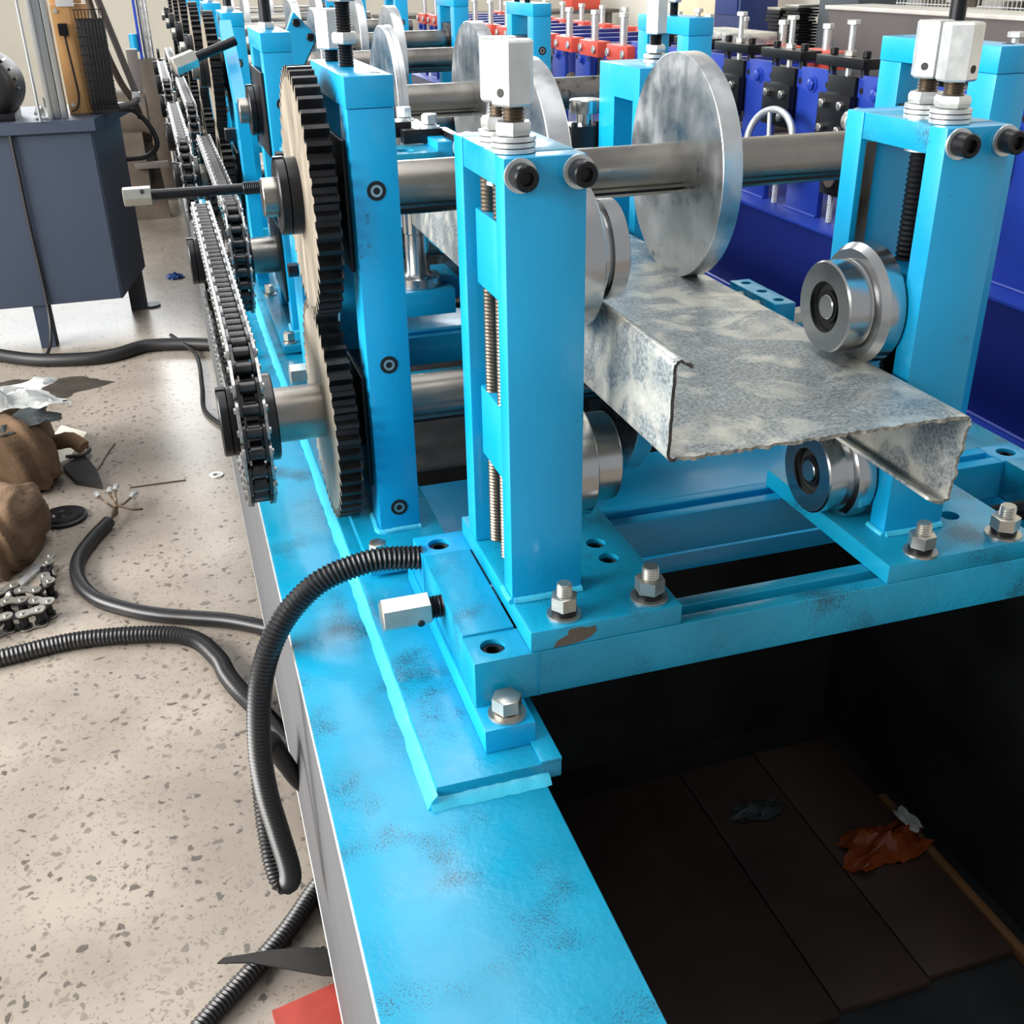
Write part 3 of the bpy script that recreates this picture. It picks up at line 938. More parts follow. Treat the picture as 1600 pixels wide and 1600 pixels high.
CH1, CH2 = 0.062, 0.128       # the two chain planes
for i, y in enumerate(SY):
    g = 'steel roll shafts across the stands'
    U = [[(0.486, disc_w), (0.739, disc_me)], [(0.497, disc_s), (0.70, disc_w)], [(0.735, disc_w), (0.50, disc_w)], [(0.55, disc_me), (0.80, disc_w)]][min(i, 3)]
    Lw = [[(0.630, disc_l), (0.46, disc_l)], [(0.62, disc_l)], [(0.62, disc_l)], [(0.62, disc_l)]][min(i, 3)]
    gx = 0.1705 if i != 1 else None
    if i == 0:
        lu = 'front upper roll shaft with the big bright disc above the purlin'
        ll = 'front lower roll shaft with bare end carrying chain sprocket and gear'
    else:
        lu = '%s upper steel roll shaft from the camera, with ground discs' % ordw[i]
        ll = '%s lower steel roll shaft from the camera, driven by chain sprockets' % ordw[i]
    roll_shaft(y, ZU, lu, g, 0.120 if i != 1 else 0.172, gx, U, 0.0265, 0.1400 if i != 1 else 0.193)
    T = roll_shaft(y, ZL, ll, g, 0.020, gx, Lw, 0.0415 if i < 3 else 0.035, 0.019)
    # sprockets
    planes = [CH1] if i == 0 else [CH1, CH2]
    for px in planes:
        mb = MB()
        N = 23
        R = 0.1166
        prof = []
        for k in range(N):
            a = 2*PI*(k+0.5)/N
            prof += [(a-0.075, R-0.0085), (a-0.03, R+0.005), (a, R+0.008), (a+0.03, R+0.005), (a+0.075, R-0.0085)]
        P = [(y+r_*math.cos(a), ZL+r_*math.sin(a)) for a, r_ in prof]
        mb.prism(P, 'X', px-0.0085, px+0.0085)
        mb.cyl((px+0.0085, y, ZL), 'X', 0.066, 0.022 if px == CH2 else 0.03, 32, 0.002)
        sp = mb.out('sprocket', chain_roll, T)
    if i == 0:
        pass


# ================================================================== roller chains
PITCH = 0.03175
outer_me = MB()
inner_me = MB()


def plate_poly(L_=PITCH, h=0.0145, waist=0.0115):
    pts_ = []
    for k in range(9):
        a = -PI/2+PI*k/8
        pts_.append((L_/2+h*math.cos(a), h*math.sin(a)))
    pts_.append((0, waist))
    for k in range(9):
        a = PI/2+PI*k/8
        pts_.append((-L_/2+h*math.cos(a), h*math.sin(a)))
    pts_.append((0, -waist))
    return pts_


pp = plate_poly()
for xx in (0.0165, -0.0205):
    outer_me.prism(pp, 'X', xx, xx+0.004)
for yy in (-PITCH/2, PITCH/2):
    outer_me.cyl((-0.0235, yy, 0), 'X', 0.0048, 0.047, 10)
for xx in (0.0118, -0.0158):
    inner_me.prism(pp, 'X', xx, xx+0.004)
outer_me = outer_me.mesh('outer_link', chain_plate, 40)
inner_me = inner_me.mesh('inner_link', chain_roll, 40)
rol_me = MB()
for yy in (-PITCH/2, PITCH/2):
    rol_me.cyl((-0.0117, yy, 0), 'X', 0.0095, 0.0234, 16, 0.001)
rol_me = rol_me.mesh('link_rollers', chain_roll, 30)


def chain_loop(x, ya, yb, nl, label, grp, detail=True):
    R = 0.1166
    C = yb-ya
    per = 2*C+2*PI*R
    t = thing('drive_chain', label, 'chain', (x, (ya+yb)/2, ZL), grp)

    def at(s_):
        s_ %= per
        if s_ < C:
            return ya+s_, ZL+R
        s_ -= C
        if s_ < PI*R:
            a = PI/2-s_/R
            return yb+R*math.cos(a), ZL+R*math.sin(a)
        s_ -= PI*R
        if s_ < C:
            return yb-s_, ZL-R
        s_ -= C
        a = -PI/2-s_/R
        return ya+R*math.cos(a), ZL+R*math.sin(a)
    p = per/nl
    for k in range(nl):
        a, b = at(k*p), at((k+1)*p)
        ang = math.atan2(b[1]-a[1], b[0]-a[0])
        o_ = link('chain_link', outer_me if k % 2 else inner_me, t, (x, (a[0]+b[0])/2, (a[1]+b[1])/2))
        o_.rotation_euler = (ang, 0, 0)
        if k % 2 == 0:
            r_ = bpy.data.objects.new('link_rollers', rol_me); COL.objects.link(r_); r_.parent = o_
    return t


nls = [88, 94, 86, 94, 94, 94]
cl = ['front drive chain of bright worn links between the first two sprockets', 'second drive chain, inner lane, behind the front chain', 'third drive chain, outer lane, beyond the steel hex handle rod',
      'fourth drive chain counted from the camera, inner lane', 'fifth drive chain counted from the camera, outer lane', 'sixth drive chain counted from the camera, inner lane']
for i in range(6):
    chain_loop(CH1 if i % 2 == 0 else CH2, SY[i], SY[i+1], nls[i], cl[i], 'roller chains between the shafts')

# ================================================================== second fixture between the first stands
SB2 = slide_base(1.848, 'cyan cross slide between the first and second stands, half hidden under the purlin')
HB = thing('hole_block', 'small cyan block with three dark holes on the far right slide end', 'block', (1.175, 2.0, 0.815))
b_ = MB().box(1.151, 1.198, 1.904, 2.104, 0.815, 0.862).out('block', paint_top, HB, 0.0012)
cc = MB()
for yy in (1.935, 2.005, 2.075):
    cc.cyl((1.175, yy, 0.845), 'Z', 0.0115, 0.03, 20)
cut(b_, cc)
for yy in (1.97, 2.04):
    MB().cyl((1.1505, yy, 0.842), (-1, 0, 0), 0.013, 0.02, 20, 0.002).out('side_pin', zinc_w, HB)

FR = thing('slotted_frame', 'cyan slotted frame with one tall hex coupling behind the big disc', 'frame', (0.87, 2.0, 0.815))
P = [(1.902, 0.816), (1.902, 1.325), (2.096, 1.325), (2.096, 0.816), (2.068, 0.816), (2.068, 1.19)]
fb = MB().box(0.83, 0.93, 1.902, 2.096, 0.816, 1.325).out('frame_body', paint, FR, 0.0015)
cc = MB()
cc.box(0.80, 0.96, 1.93, 2.018, 0.86, 1.268)
cc.box(0.80, 0.96, 2.042, 2.062, 0.86, 1.225)
cc.cyl((0.80, 2.052, 1.225), 'X', 0.010, 0.16, 16)
cut(fb, cc)
s_ = MB().thread((0.905, 2.005, 1.325), 'Z', 0.012, 0.075, 0.0035, 16).out('spindle', black_ox, FR)
MB().ring((0.905, 2.005, 1.3255), 'Z', 0.012, 0.0225, 0.006).out('thrust_washer', zinc, s_)
MB().ring((0.905, 2.005, 1.334), 'Z', 0.012, 0.0225, 0.006).out('thrust_washer', zinc, s_)
MB().hexa((0.905, 2.005, 1.342), 'Z', 0.034, 0.014, 0.2, 0.3).out('jam_nut', zinc, s_)
MB().hexa((0.905, 2.005, 1.374), 'Z', 0.036, 0.065, 0.2, 0.2).out('coupling_nut', zinc, s_)
MB().box(0.84, 0.92, 1.932, 2.016, 0.90, 1.0).out('bearing_slide', black_ox, FR, 0.001)

SRR = thing('side_roller_unit', 'black block carrying an upright bright steel knob roller left of the slotted frame', 'side roller', (0.81, 2.17, 0.815))
MB().box(0.777, 0.85, 2.105, 2.19, 0.815, 1.204).out('block', black_ox, SRR, 0.0015)
MB().box(0.8505, 0.884, 2.105, 2.19, 0.815, 1.185).out('side_block', black_ox, SRR, 0.0015)
MB().lathe((0.818, 2.14, 1.204), 'Z', [(0, 0), (0, 0.018), (0.022, 0.018), (0.0225, 0.031), (0.024, 0.032), (0.046, 0.032), (0.048, 0.030), (0.048, 0.0)], 36).out('roller', steel, SRR)
for q in ((0.785, 2.113), (0.832, 2.113), (0.845, 2.183), (0.785, 2.183)):
    mb = MB(); socket_head(mb, (q[0], q[1], 1.2045), 'Z', 0.006, 0.008); mb.out('socket_screw', black_ox, SRR)

SRL = thing('side_roller_unit', 'cyan bracket with upright steel roller between the two left posts', 'side roller', (0.44, 2.05, 0.815))
MB().box(0.39, 0.50, 2.0, 2.11, 0.887, 0.935).out('foot', paint, SRL, 0.0015)
MB().box(0.46, 0.53, 2.06, 2.16, 0.90, 0.945).out('foot', paint, SRL, 0.0015)
MB().lathe((0.44, 2.055, 0.9355), 'Z', [(0, 0), (0, 0.044), (0.018, 0.044), (0.020, 0.042), (0.020, 0.030), (0.028, 0.024), (0.10, 0.023), (0.102, 0.025), (0.19, 0.025), (0.19, 0)], 36).out('roller', steel, SRL)
b_ = MB().box(0.39, 0.482, 2.0, 2.11, 1.165, 1.191).out('top_plate', paint_top, SRL, 0.0015)
cc = MB().cyl((0.425, 2.04, 1.15), 'Z', 0.017, 0.06, 24); cut(b_, cc)
MB().box(0.4825, 0.512, 2.02, 2.14, 1.00, 1.205).out('side_plate', paint, SRL, 0.0015)
MB().box(0.437, 0.513, 2.10, 2.135, 1.1925, 1.218).out('clamp_bar', black_ox, SRL, 0.0015)
MB().box(0.39, 0.462, 2.14, 2.18, 1.20, 1.228).out('clamp_bar', black_ox, SRL, 0.0015)
MB().box(0.5135, 0.53, 2.02, 2.14, 0.95, 1.215).out('clamp_bar', black_ox, SRL, 0.0015)
hex_bolt(SRL, 0.492, 2.118, 1.218, 0.027, m=zinc, rot=0.1)
hex_bolt(SRL, 0.452, 2.16, 1.228, 0.027, m=zinc, rot=0.4)
tag(MB().box(0.36, 1.13, 2.35, 2.40, 0.80, 0.86).thread((0.36, 2.30, 0.82), 'X', 0.015, 0.75, 0.005, 12).out('black_cross_rail', black_ox, None, 0.0), 'black cross rail with threaded bar seen low between the left posts', 'rail')

# hand adjusting rods that reach out over the chains
HR = thing('adjusting_rod', 'level black rod with grey hex end reaching left across the chains', 'rod', (0.06, 2.05, 1.14))
MB().cyl((-0.032, 2.05, 1.142), 'X', 0.0092, 0.158, 20).out('rod', black_ox, HR)
MB().hexa((-0.080, 2.05, 1.142), 'X', 0.029, 0.048, 0.1).out('hex_end', zinc_w, HR)
MB().thread((0.126, 2.05, 1.142), 'X', 0.0118, 0.112, 0.0035, 18).out('threaded_end', black_ox, HR)
MB().cyl((-0.047, 2.0372, 1.151), (0, -0.82, 0.57), 0.0035, 0.002, 14).out('pin_hole', dark_hole, HR)
BK = thing('side_bracket', 'cyan upright side bracket holding the level black adjusting rod', 'bracket', (0.22, 2.1, 0.722))
MB().box(0.205, 0.222, 1.99, 2.115, 0.7272, 1.20).out('upright_plate', paint, BK, 0.0015)
MB().box(0.2225, 0.39, 2.02, 2.09, 1.15, 1.18).out('arm', paint, BK, 0.0015)
MB().hexa((0.186, 2.012, 1.205-0.01), 'X', 0.022, 0.0185, 0.2).out('hex_bolt', black_ox, BK)
MB().hexa((0.186, 2.012, 0.997), 'X', 0.022, 0.0185, 0.2).out('hex_bolt', black_ox, BK)

BK2 = thing('leaning_side_arm', 'leaning cyan side arm past the second stand with a tilted black rod', 'bracket', (0.205, 3.1, 0.722))
MB().prism([(2.97, 0.7275), (3.06, 0.7275), (3.06, 1.16), (3.27, 1.345), (3.225, 1.372), (2.98, 1.19)], 'X', 0.192, 0.222).out('arm_plate', paint, BK2, 0.002)
MB().box(0.16, 0.189, 3.04, 3.08, 1.09, 1.12).out('stop_block', black_ox, BK2, 0.002)
MB().box(0.12, 0.188, 3.15, 3.2, 0.7275, 0.755).out('foot', paint, BK2, 0.002)
dv = Vector((0.92, 0.25, 0.30)).normalized()
p0 = Vector((0.055, 3.05, 1.275))
HR2 = thing('adjusting_rod', 'tilted black rod with grey hex end sticking out over the far chains', 'rod', tuple(p0))
MB().hexa(p0, dv, 0.040, 0.062, 0.1).out('hex_end', zinc_w, HR2)
MB().cyl(p0+dv*0.062, dv, 0.0115, 0.115, 18).out('rod', black_ox, HR2)

G_ = thing('gusset_plate', 'cyan many-sided gusset plate with black bolts beside the front threaded rod', 'plate', (0.35, 2.95, 0.70))
q = [(0.300, 1.25), (0.318, 1.32), (0.356, 1.396), (0.408, 1.338), (0.366, 1.268), (0.366, 0.7), (0.330, 0.7)]
MB().prism(q, 'Y', 2.95, 2.975).out('plate', paint, G_, 0.0015)
MB().prism([(x_+0.006, z_-0.003) for x_, z_ in q[1:5]]+[(0.36, 1.15), (0.325, 1.15)], 'Y', 2.976, 3.06).out('backing_block', black_ox, G_, 0.0015)
for q_ in ((0.360, 1.372), (0.392, 1.338)):
    mb = MB(); socket_head(mb, (q_[0], 2.949, q_[1]), (0, -1, 0), 0.010, 0.008); mb.out('socket_screw', black_ox, G_)

# ================================================================== corrugated hoses and cables
R_ = 0.0165
h1 = MB().tube([(0.243, 1.222, 0.800), (0.19, 1.222, 0.807), (0.148, 1.222, 0.802), (0.108, 1.222, 0.788), (0.075, 1.222, 0.762), (0.048, 1.222, 0.728), (0.026, 1.222, 0.68), (0.011, 1.222, 0.62), (0.002, 1.222, 0.535), (0.003, 1.222, 0.46), (0.010, 1.222, 0.392), (0.018, 1.222, 0.315), (0.014, 1.228, 0.283), (0.001, 1.24, 0.283), (-0.004, 1.27, 0.33), (0.0, 1.33, 0.42), (0.018, 1.42, 0.40), (0.04, 1.55, 0.25), (0.075, 1.75, 0.02), (0.13, 1.82, -0.09)], R_, 16, ridge=0.17, pitch=0.0062).out('corrugated_hose', hose_m)
tag(h1, 'black corrugated hose looping from the cyan slide down past the beam edge', 'hose')
h2 = MB().tube([(-0.75, 2.62, -0.097), (-0.611, 2.627, -0.097), (-0.422, 2.65, -0.097), (-0.225, 2.612, -0.095), (-0.12, 2.55, -0.094), (-0.065, 2.44, -0.094), (-0.045, 2.345, -0.09), (-0.02, 2.26, -0.085), (0.02, 2.17, -0.09), (0.075, 2.04, -0.096), (0.14, 1.95, -0.097)], 0.024, 14, ridge=0.13, pitch=0.011).out('corrugated_hose', hose_m)
tag(h2, 'grey-black corrugated hose crossing the floor from the left edge', 'hose')
c3 = thing('cut_cable', 'thick black cable curving on the floor with stripped wire ends', 'cable', (-0.3, 2.9, FZ))
MB().tube([(-0.352, 3.35, -0.099), (-0.40, 3.24, -0.099), (-0.435, 3.11, -0.099), (-0.425, 2.98, -0.099), (-0.375, 2.86, -0.099), (-0.292, 2.773, -0.099), (-0.21, 2.715, -0.099), (-0.122, 2.67, -0.099), (-0.03, 2.62, -0.097), (0.05, 2.56, -0.096), (0.12, 2.5, -0.096)], 0.0215, 14, ridge=0.07, pitch=0.009).out('sheath', hose_m, c3)
copper_w = mat('bare_copper_strand', (104, 86, 68), 0.45, 0.5)
for i, (dx, dy, dz) in enumerate(((-0.035, 0.13, 0.025), (0.0, 0.14, 0.03), (0.02, 0.12, 0.045), (0.065, 0.10, 0.02), (0.10, 0.04, 0.002))):
    a = Vector((-0.345, 3.36, -0.095))
    e_ = a+Vector((dx, dy, dz))
    wr = MB().tube([a, a+Vector((0.02, 0.05, 0.005*i)), a.lerp(e_, 0.6)+Vector((0.01, 0, 0.012)), e_], 0.004, 8).out('wire', copper_w, c3)
    if i < 4:
        MB().tube([e_, e_+Vector((dx*0.15, 0.02, 0.004)), e_+Vector((dx*0.3, 0.035, 0.0))], 0.009, 8).out('tinned_end', zinc, wr)
h4 = MB().tube([(-0.22, 1.28, -0.101), (-0.148, 1.353, -0.101), (-0.071, 1.424, -0.101), (0.001, 1.498, -0.101), (0.067, 1.582, -0.101), (0.14, 1.66, -0.101), (0.19, 1.72, -0.101)], 0.0185, 16, ridge=0.2, pitch=0.0085).out('corrugated_hose', hose_m)
tag(h4, 'black corrugated hose on the floor at the bottom edge, under the blade', 'hose')
c5 = MB().tube([(-1.1, 5.5, -0.09), (-0.894, 5.30, -0.09), (-0.697, 5.145, -0.09), (-0.472, 5.081, -0.09), (-0.35, 5.1, -0.09), (-0.218, 5.181, -0.09), (-0.05, 5.15, -0.09), (0.072, 5.094, -0.09), (0.16, 5.05, -0.09)], 0.03, 12).out('cable', black_flat)
tag(c5, 'thick smooth black cable on the floor below the slate cabinet', 'cable')
c6 = MB().tube([(-0.10, 5.2, -0.055), (0.0, 5.02, -0.105), (0.005, 4.6, -0.11), (0.0, 4.3, -0.11), (0.06, 4.1, -0.11), (0.14, 4.0, -0.11)], 0.009, 8).out('cable', black_flat)
tag(c6, 'thin grey cable bending from the thick cable to the machine side', 'cable')

# ================================================================== things on the floor, bottom edge
bl = MB()
bl.prism([(-0.126, 1.437), (-0.115, 1.4455), (-0.03, 1.436), (0.03, 1.422), (0.10, 1.39), (0.10, 1.335), (0.05, 1.352), (-0.02, 1.392), (-0.07, 1.420)], 'Z', -0.075, -0.072)
tag(bl.out('pointed_offcut', blade_m, None, 0.0006), 'dark pointed steel offcut lying across the bottom hose', 'offcut')
tag(MB().prism([(-0.045, 1.335), (0.10, 1.365), (0.15, 1.2), (-0.02, 1.16)], 'Z', -0.119, -0.105).out('red_board', redboard, None, 0.001), 'red board on the floor at the bottom edge beside the grey panel', 'board')
tag(crumpled('tape_scrap', 0.052, 1.445, FZ, 0.010, 0.012, 0.012, plast_g, n=6, seed=21), 'small grey scrap on the floor above the dark blade', 'scrap')
wsh = MB().ring((0.005, 3.648, FZ+0.0005), 'Z', 0.012, 0.025, 0.004).out('washer', zinc)
tag(wsh, 'single loose steel washer on the floor left of the chain', 'washer')
tag(MB().box(-0.29, -0.10, 3.638, 3.644, FZ, FZ+0.004).out('steel_wire', rusty), 'thin straight wire lying on the floor left of the washer', 'wire')
tag(MB().tube([(-0.40, 3.84, -0.117), (-0.37, 3.98, -0.117), (-0.345, 4.07, -0.117)], 0.003, 6).out('steel_wire', rusty), 'short thin rod on the floor by the flat steel plate', 'wire')


# burlap sacks with soft lumpy surfaces
def sack(cx, cy, cz, sx, sy, sz, seed, label, rz=0.0):
    rnd = random.Random(seed)
    mb = MB()
    bmesh.ops.create_icosphere(mb.bm, subdivisions=5, radius=1)
    ph = [rnd.uniform(0, 6.28) for _ in range(12)]
    for v in mb.bm.verts:
        p = v.co.copy()
        k = 1+0.06*math.sin(3*p.x+ph[0]+2*p.z)+0.04*math.sin(5*p.y+ph[1]-2*p.x)+0.03*math.sin(13*p.x+9*p.y+4*p.z+ph[3])
        k += 0.045*abs(math.sin(4*math.atan2(p.y, p.x)+2.5*p.z+ph[2]))**3
        k += 0.015*math.sin(31*p.x+17*p.z+ph[5])+0.01*math.sin(47*p.z+23*p.y+ph[6])
        q_ = Vector((math.copysign(abs(p.x)**0.58, p.x), math.copysign(abs(p.y)**0.58, p.y), math.copysign(abs(p.z)**0.6, p.z)))*k
        x, y_ = q_.x*sx, q_.y*sy
        v.co = Vector((cx+x*math.cos(rz)-y_*math.sin(rz), cy+x*math.sin(rz)+y_*math.cos(rz), max(FZ+0.001, cz+q_.z*sz)))
    o_ = mb.out('burlap_sack', burlap, ang=70)
    return tag(o_, label, 'sack')


sack(-0.745, 3.88, 0.01, 0.205, 0.24, 0.155, 2, 'brown burlap sack at the left edge, under the crumpled white plastic', 0.1)
sack(-0.70, 3.27, -0.03, 0.16, 0.19, 0.12, 9, 'nearer brown burlap sack at the left edge above the loose chain', -0.2)
o_ = MB().tube([(-0.60, 3.92, 0.02), (-0.53, 3.86, 0.0), (-0.47, 3.83, 0.015), (-0.43, 3.80, -0.01)], 0.028, 10).out('burlap_rag', burlap)
tag(o_, 'torn burlap corner sticking out beside the flat steel plates', 'rag')
tag(crumpled('plastic_sheet', -0.68, 3.86, 0.16, 0.20, 0.14, 0.09, plast_w, n=22, seed=12, rotz=0.2), 'crumpled white plastic sheet on top of the rear burlap sack', 'plastic sheet')
tag(crumpled('grey_wrap', -0.66, 3.76, 0.125, 0.17, 0.11, 0.06, plast_g, n=16, seed=14, rotz=0.15), 'dark grey wrapping film between the sack and the white plastic', 'film')
tag(MB().prism([(-0.60, 4.05), (-0.545, 4.27), (-0.445, 4.16), (-0.50, 3.92), (-0.56, 3.85)], 'Z', FZ+0.001, FZ+0.028).out('cream_panel', cream, None, 0.002), 'white-topped square panel on the floor right of the sacks', 'panel')
tag(MB().prism([(-0.52, 3.87), (-0.455, 3.98), (-0.40, 3.80), (-0.378, 3.66), (-0.47, 3.73)], 'Z', FZ+0.001, FZ+0.02).out('steel_plate', blade_m, None, 0.001), 'dark grey flat steel plate in front of the white panel', 'plate')
tag(MB().tube([(-0.52, 4.03, -0.09), (-0.45, 4.02, -0.09), (-0.43, 3.97, -0.09), (-0.455, 3.93, -0.09), (-0.51, 3.93, -0.09)], 0.008, 8).out('steel_hook', blade_m), 'bent dark steel hook lying on the flat plate', 'hook')
GD = thing('grinding_disc', 'round dark disc with a small centre hole on the floor by the sacks', 'disc', (-0.50, 3.45, FZ))
MB().lathe((-0.50, 3.47, FZ+0.001), 'Z', [(0, 0), (0, 0.078), (0.010, 0.078), (0.012, 0.074), (0.012, 0.064), (0.018, 0.060), (0.020, 0.035), (0.026, 0.030), (0.026, 0.0)], 40).out('disc', black_ox, GD)
MB().cyl((-0.50, 3.47, FZ+0.0275), 'Z', 0.011, 0.001, 16).out('bore', dark_hole, GD)
for q, a, s_, lb in (((-0.66, 3.02), 0.9, 1.0, 'steel strip lying under the sack above the loose chain'),):
    tag(MB().box(q[0]-0.015, q[0]+0.18, q[1]+0.05, q[1]+0.075, FZ+0.001, FZ+0.012, rot=Matrix.Rotation(1.1, 3, 'Z')).out('steel_strip', zinc, None, 0.001), lb, 'strip')

# loose chain heaped on the floor: links on their side
lo_m = MB().prism(plate_poly(0.040, 0.0185, 0.013), 'X', 0.020, 0.0245).prism(plate_poly(0.040, 0.0185, 0.013), 'X', -0.0245, -0.020)
for yy in (-0.02, 0.02):
    lo_m.cyl((-0.028, yy, 0), 'X', 0.0062, 0.056, 10)
lo_m = lo_m.mesh('link', zinc_w, 40)
li_m = MB()
for yy in (-0.02, 0.02):
    li_m.cyl((-0.0195, yy, 0), 'X', 0.0125, 0.039, 14, 0.001)
li_m.prism(plate_poly(0.040, 0.0185, 0.013), 'X', 0.015, 0.0195).prism(plate_poly(0.040, 0.0185, 0.013), 'X', -0.0195, -0.015)
li_m = li_m.mesh('link', black_ox, 40)
LC = thing('loose_chain', 'heaped loose roller chain with bright links on the floor at left', 'chain', (-0.58, 2.9, FZ))
path_ = [(-0.510, 3.13), (-0.514, 3.06), (-0.522, 3.0), (-0.50, 2.95), (-0.535, 2.915), (-0.578, 2.93), (-0.60, 2.965), (-0.632, 2.935), (-0.665, 2.90), (-0.70, 2.87), (-0.74, 2.85),
         (-0.72, 2.80), (-0.68, 2.815), (-0.645, 2.845), (-0.61, 2.88), (-0.57, 2.87), (-0.53, 2.855), (-0.50, 2.84), (-0.52, 2.80), (-0.56, 2.79), (-0.60, 2.795), (-0.64, 2.775), (-0.68, 2.755), (-0.72, 2.74)]
for i in range(len(path_)-1):
    a, b = Vector(path_[i]), Vector(path_[i+1])
    m_ = (a+b)/2
    ang = math.atan2(b.y-a.y, b.x-a.x)
    o_ = link('chain_link', lo_m if i % 2 == 0 else li_m, LC, (m_.x, m_.y, FZ+0.0285))
    o_.rotation_euler = (0, -PI/2, ang-PI/2)

# ================================================================== slate cabinet and what stands on it
CB = thing('slate_cabinet', 'slate blue steel cabinet on legs at the left edge', 'cabinet', (-0.6, 5.6, FZ))
body = [(-1.35, 5.40), (-0.292, 5.40), (-0.185, 6.0), (-1.35, 6.0)]
MB().prism(body, 'Z', 0.09, 0.855).out('body', cab_m, CB, 0.004)
MB().prism([(-1.38, 5.37), (-0.275, 5.37), (-0.13, 6.03), (-1.38, 6.03)], 'Z', 0.856, 0.905).out('lid', cab_m, CB, 0.004)
MB().prism([(-0.635, 5.395), (-0.300, 5.395), (-0.300, 5.3995), (-0.635, 5.3995)], 'Z', 0.093, 0.845).out('door', cab_m, CB, 0.002)
MB().prism([(-0.70, 5.41), (-0.635, 5.41), (-0.625, 5.47), (-0.69, 5.47)], 'Z', FZ, 0.089).out('leg', cab_m, CB, 0.003)
MB().prism([(-0.29, 5.93), (-0.215, 5.93), (-0.205, 5.99), (-0.28, 5.99)], 'Z', FZ, 0.089).out('leg', cab_dk, CB, 0.003)
MB().prism([(-1.3, 5.93), (-1.23, 5.93), (-1.23, 5.99), (-1.3, 5.99)], 'Z', FZ, 0.089).out('leg', cab_dk, CB, 0.003)
MB().cyl((-0.19, 5.98, FZ), 'Z', 0.05, 0.012, 20).out('foot_pad', cab_dk, CB)
MB().tube([(-0.632, 5.38, 0.86), (-0.633, 5.38, 0.5), (-0.630, 5.38, 0.1), (-0.64, 5.3, -0.05), (-0.67, 5.2, -0.11)], 0.008, 8).out('hanging_cable', black_flat, CB)
ZC = 0.906
CO = thing('metal_column', 'bright brushed alloy channel column standing on the slate cabinet', 'column', (-0.45, 5.72, ZC))
MB().box(-0.478, -0.463, 5.68, 5.70, ZC, 2.1).box(-0.485, -0.432, 5.702, 5.79, ZC, 2.1).box(-0.428, -0.405, 5.70, 5.79, ZC, 2.1).out('channel', cast, CO, 0.002)
o_ = MB().cyl((-0.512, 5.62, ZC), 'Z', 0.0065, 1.2, 10).out('thin_tube', cast)
tag(o_, 'thin white tube standing left of the alloy column', 'tube')
PB = thing('plywood_panel', 'orange-brown plywood panel standing on the cabinet with a black socket', 'panel', (-0.33, 5.9, ZC))
MB().prism([(-0.402, 5.86), (-0.325, 5.86), (-0.25, 5.93), (-0.25, 5.96), (-0.402, 5.92)], 'Z', ZC, 1.36).out('panel', wood_m, PB, 0.003)
MB().box(-0.375, -0.30, 5.857, 5.86, 1.352, 1.44).out('white_label', plast_w, PB)
MB().box(-0.402, -0.27, 5.87, 5.92, 1.362, 2.0).out('upper_panel', wood_m, PB, 0.003)
s_ = MB().box(-0.383, -0.343, 5.838, 5.859, 1.235, 1.285).out('socket', black_ox, PB, 0.004)
MB().tube([(-0.361, 5.848, 1.235), (-0.358, 5.848, 1.17), (-0.351, 5.848, 1.05), (-0.350, 5.848, 0.98), (-0.365, 5.84, 0.935), (-0.39, 5.83, 0.92)], 0.0042, 8).out('cord', black_flat, s_)
for q in ((-0.395, 1.335), (-0.395, 0.945)):
    MB().cyl((q[0]+0.012, 5.859, q[1]), (0, -1, 0), 0.009, 0.003, 16).out('screw', zinc, PB)

GR = thing('black_grille', 'tall black wire grille guard standing right of the plywood panel', 'grille', (-0.22, 5.85, ZC))
mb = MB()
for i in range(9):
    x_ = -0.302+i*0.0145
    mb.tube([(x_, 5.80, ZC+0.02), (x_-0.002, 5.775, 1.0), (x_+0.001, 5.775, 1.25), (x_, 5.80, 1.335)], 0.0022, 6)
gb = mb.out('grille_bars', black_ox, GR); gb['kind'] = 'stuff'
mb = MB()
for i in range(12):
    z_ = ZC+0.03+i*0.0365
    mb.box(-0.306, -0.182, 5.779, 5.782, z_, z_+0.004)
gb = mb.out('grille_bars', black_ox, GR); gb['kind'] = 'stuff'
MB().box(-0.300, -0.188, 5.81, 5.86, ZC, 1.30).out('dark_core', black_flat, GR, 0.004)
MO = thing('black_motor', 'large dark ribbed motor behind the thin white tube at the left edge', 'motor', (-0.72, 5.95, ZC))
MB().lathe((-0.75, 5.72, 1.04), (0.1, 1, 0), [(0, 0), (0, 0.10), (0.02, 0.13), (0.05, 0.145), (0.28, 0.145), (0.28, 0)], 40).out('housing', black_flat, MO)
for i in range(9):
    a = -0.6+i*0.28
    MB().box(-0.005, 0.005, 0, 0.22, 0.142, 0.156, None).out('rib', black_ox, MO)
    ob = MO.children[-1]
    ob.location = Vector((-0.745, 5.78, 1.04))-Vector(MO.location)
    ob.rotation_euler = (0, a, 0)
MB().box(-0.85, -0.62, 5.70, 5.98, ZC, ZC+0.03).out('foot', black_ox, MO, 0.003)
tag(crumpled('white_rag', -0.50, 5.80, ZC, 0.045, 0.05, 0.11, plast_w, n=10, seed=31), 'small white rag crumpled at the foot of the column', 'rag')
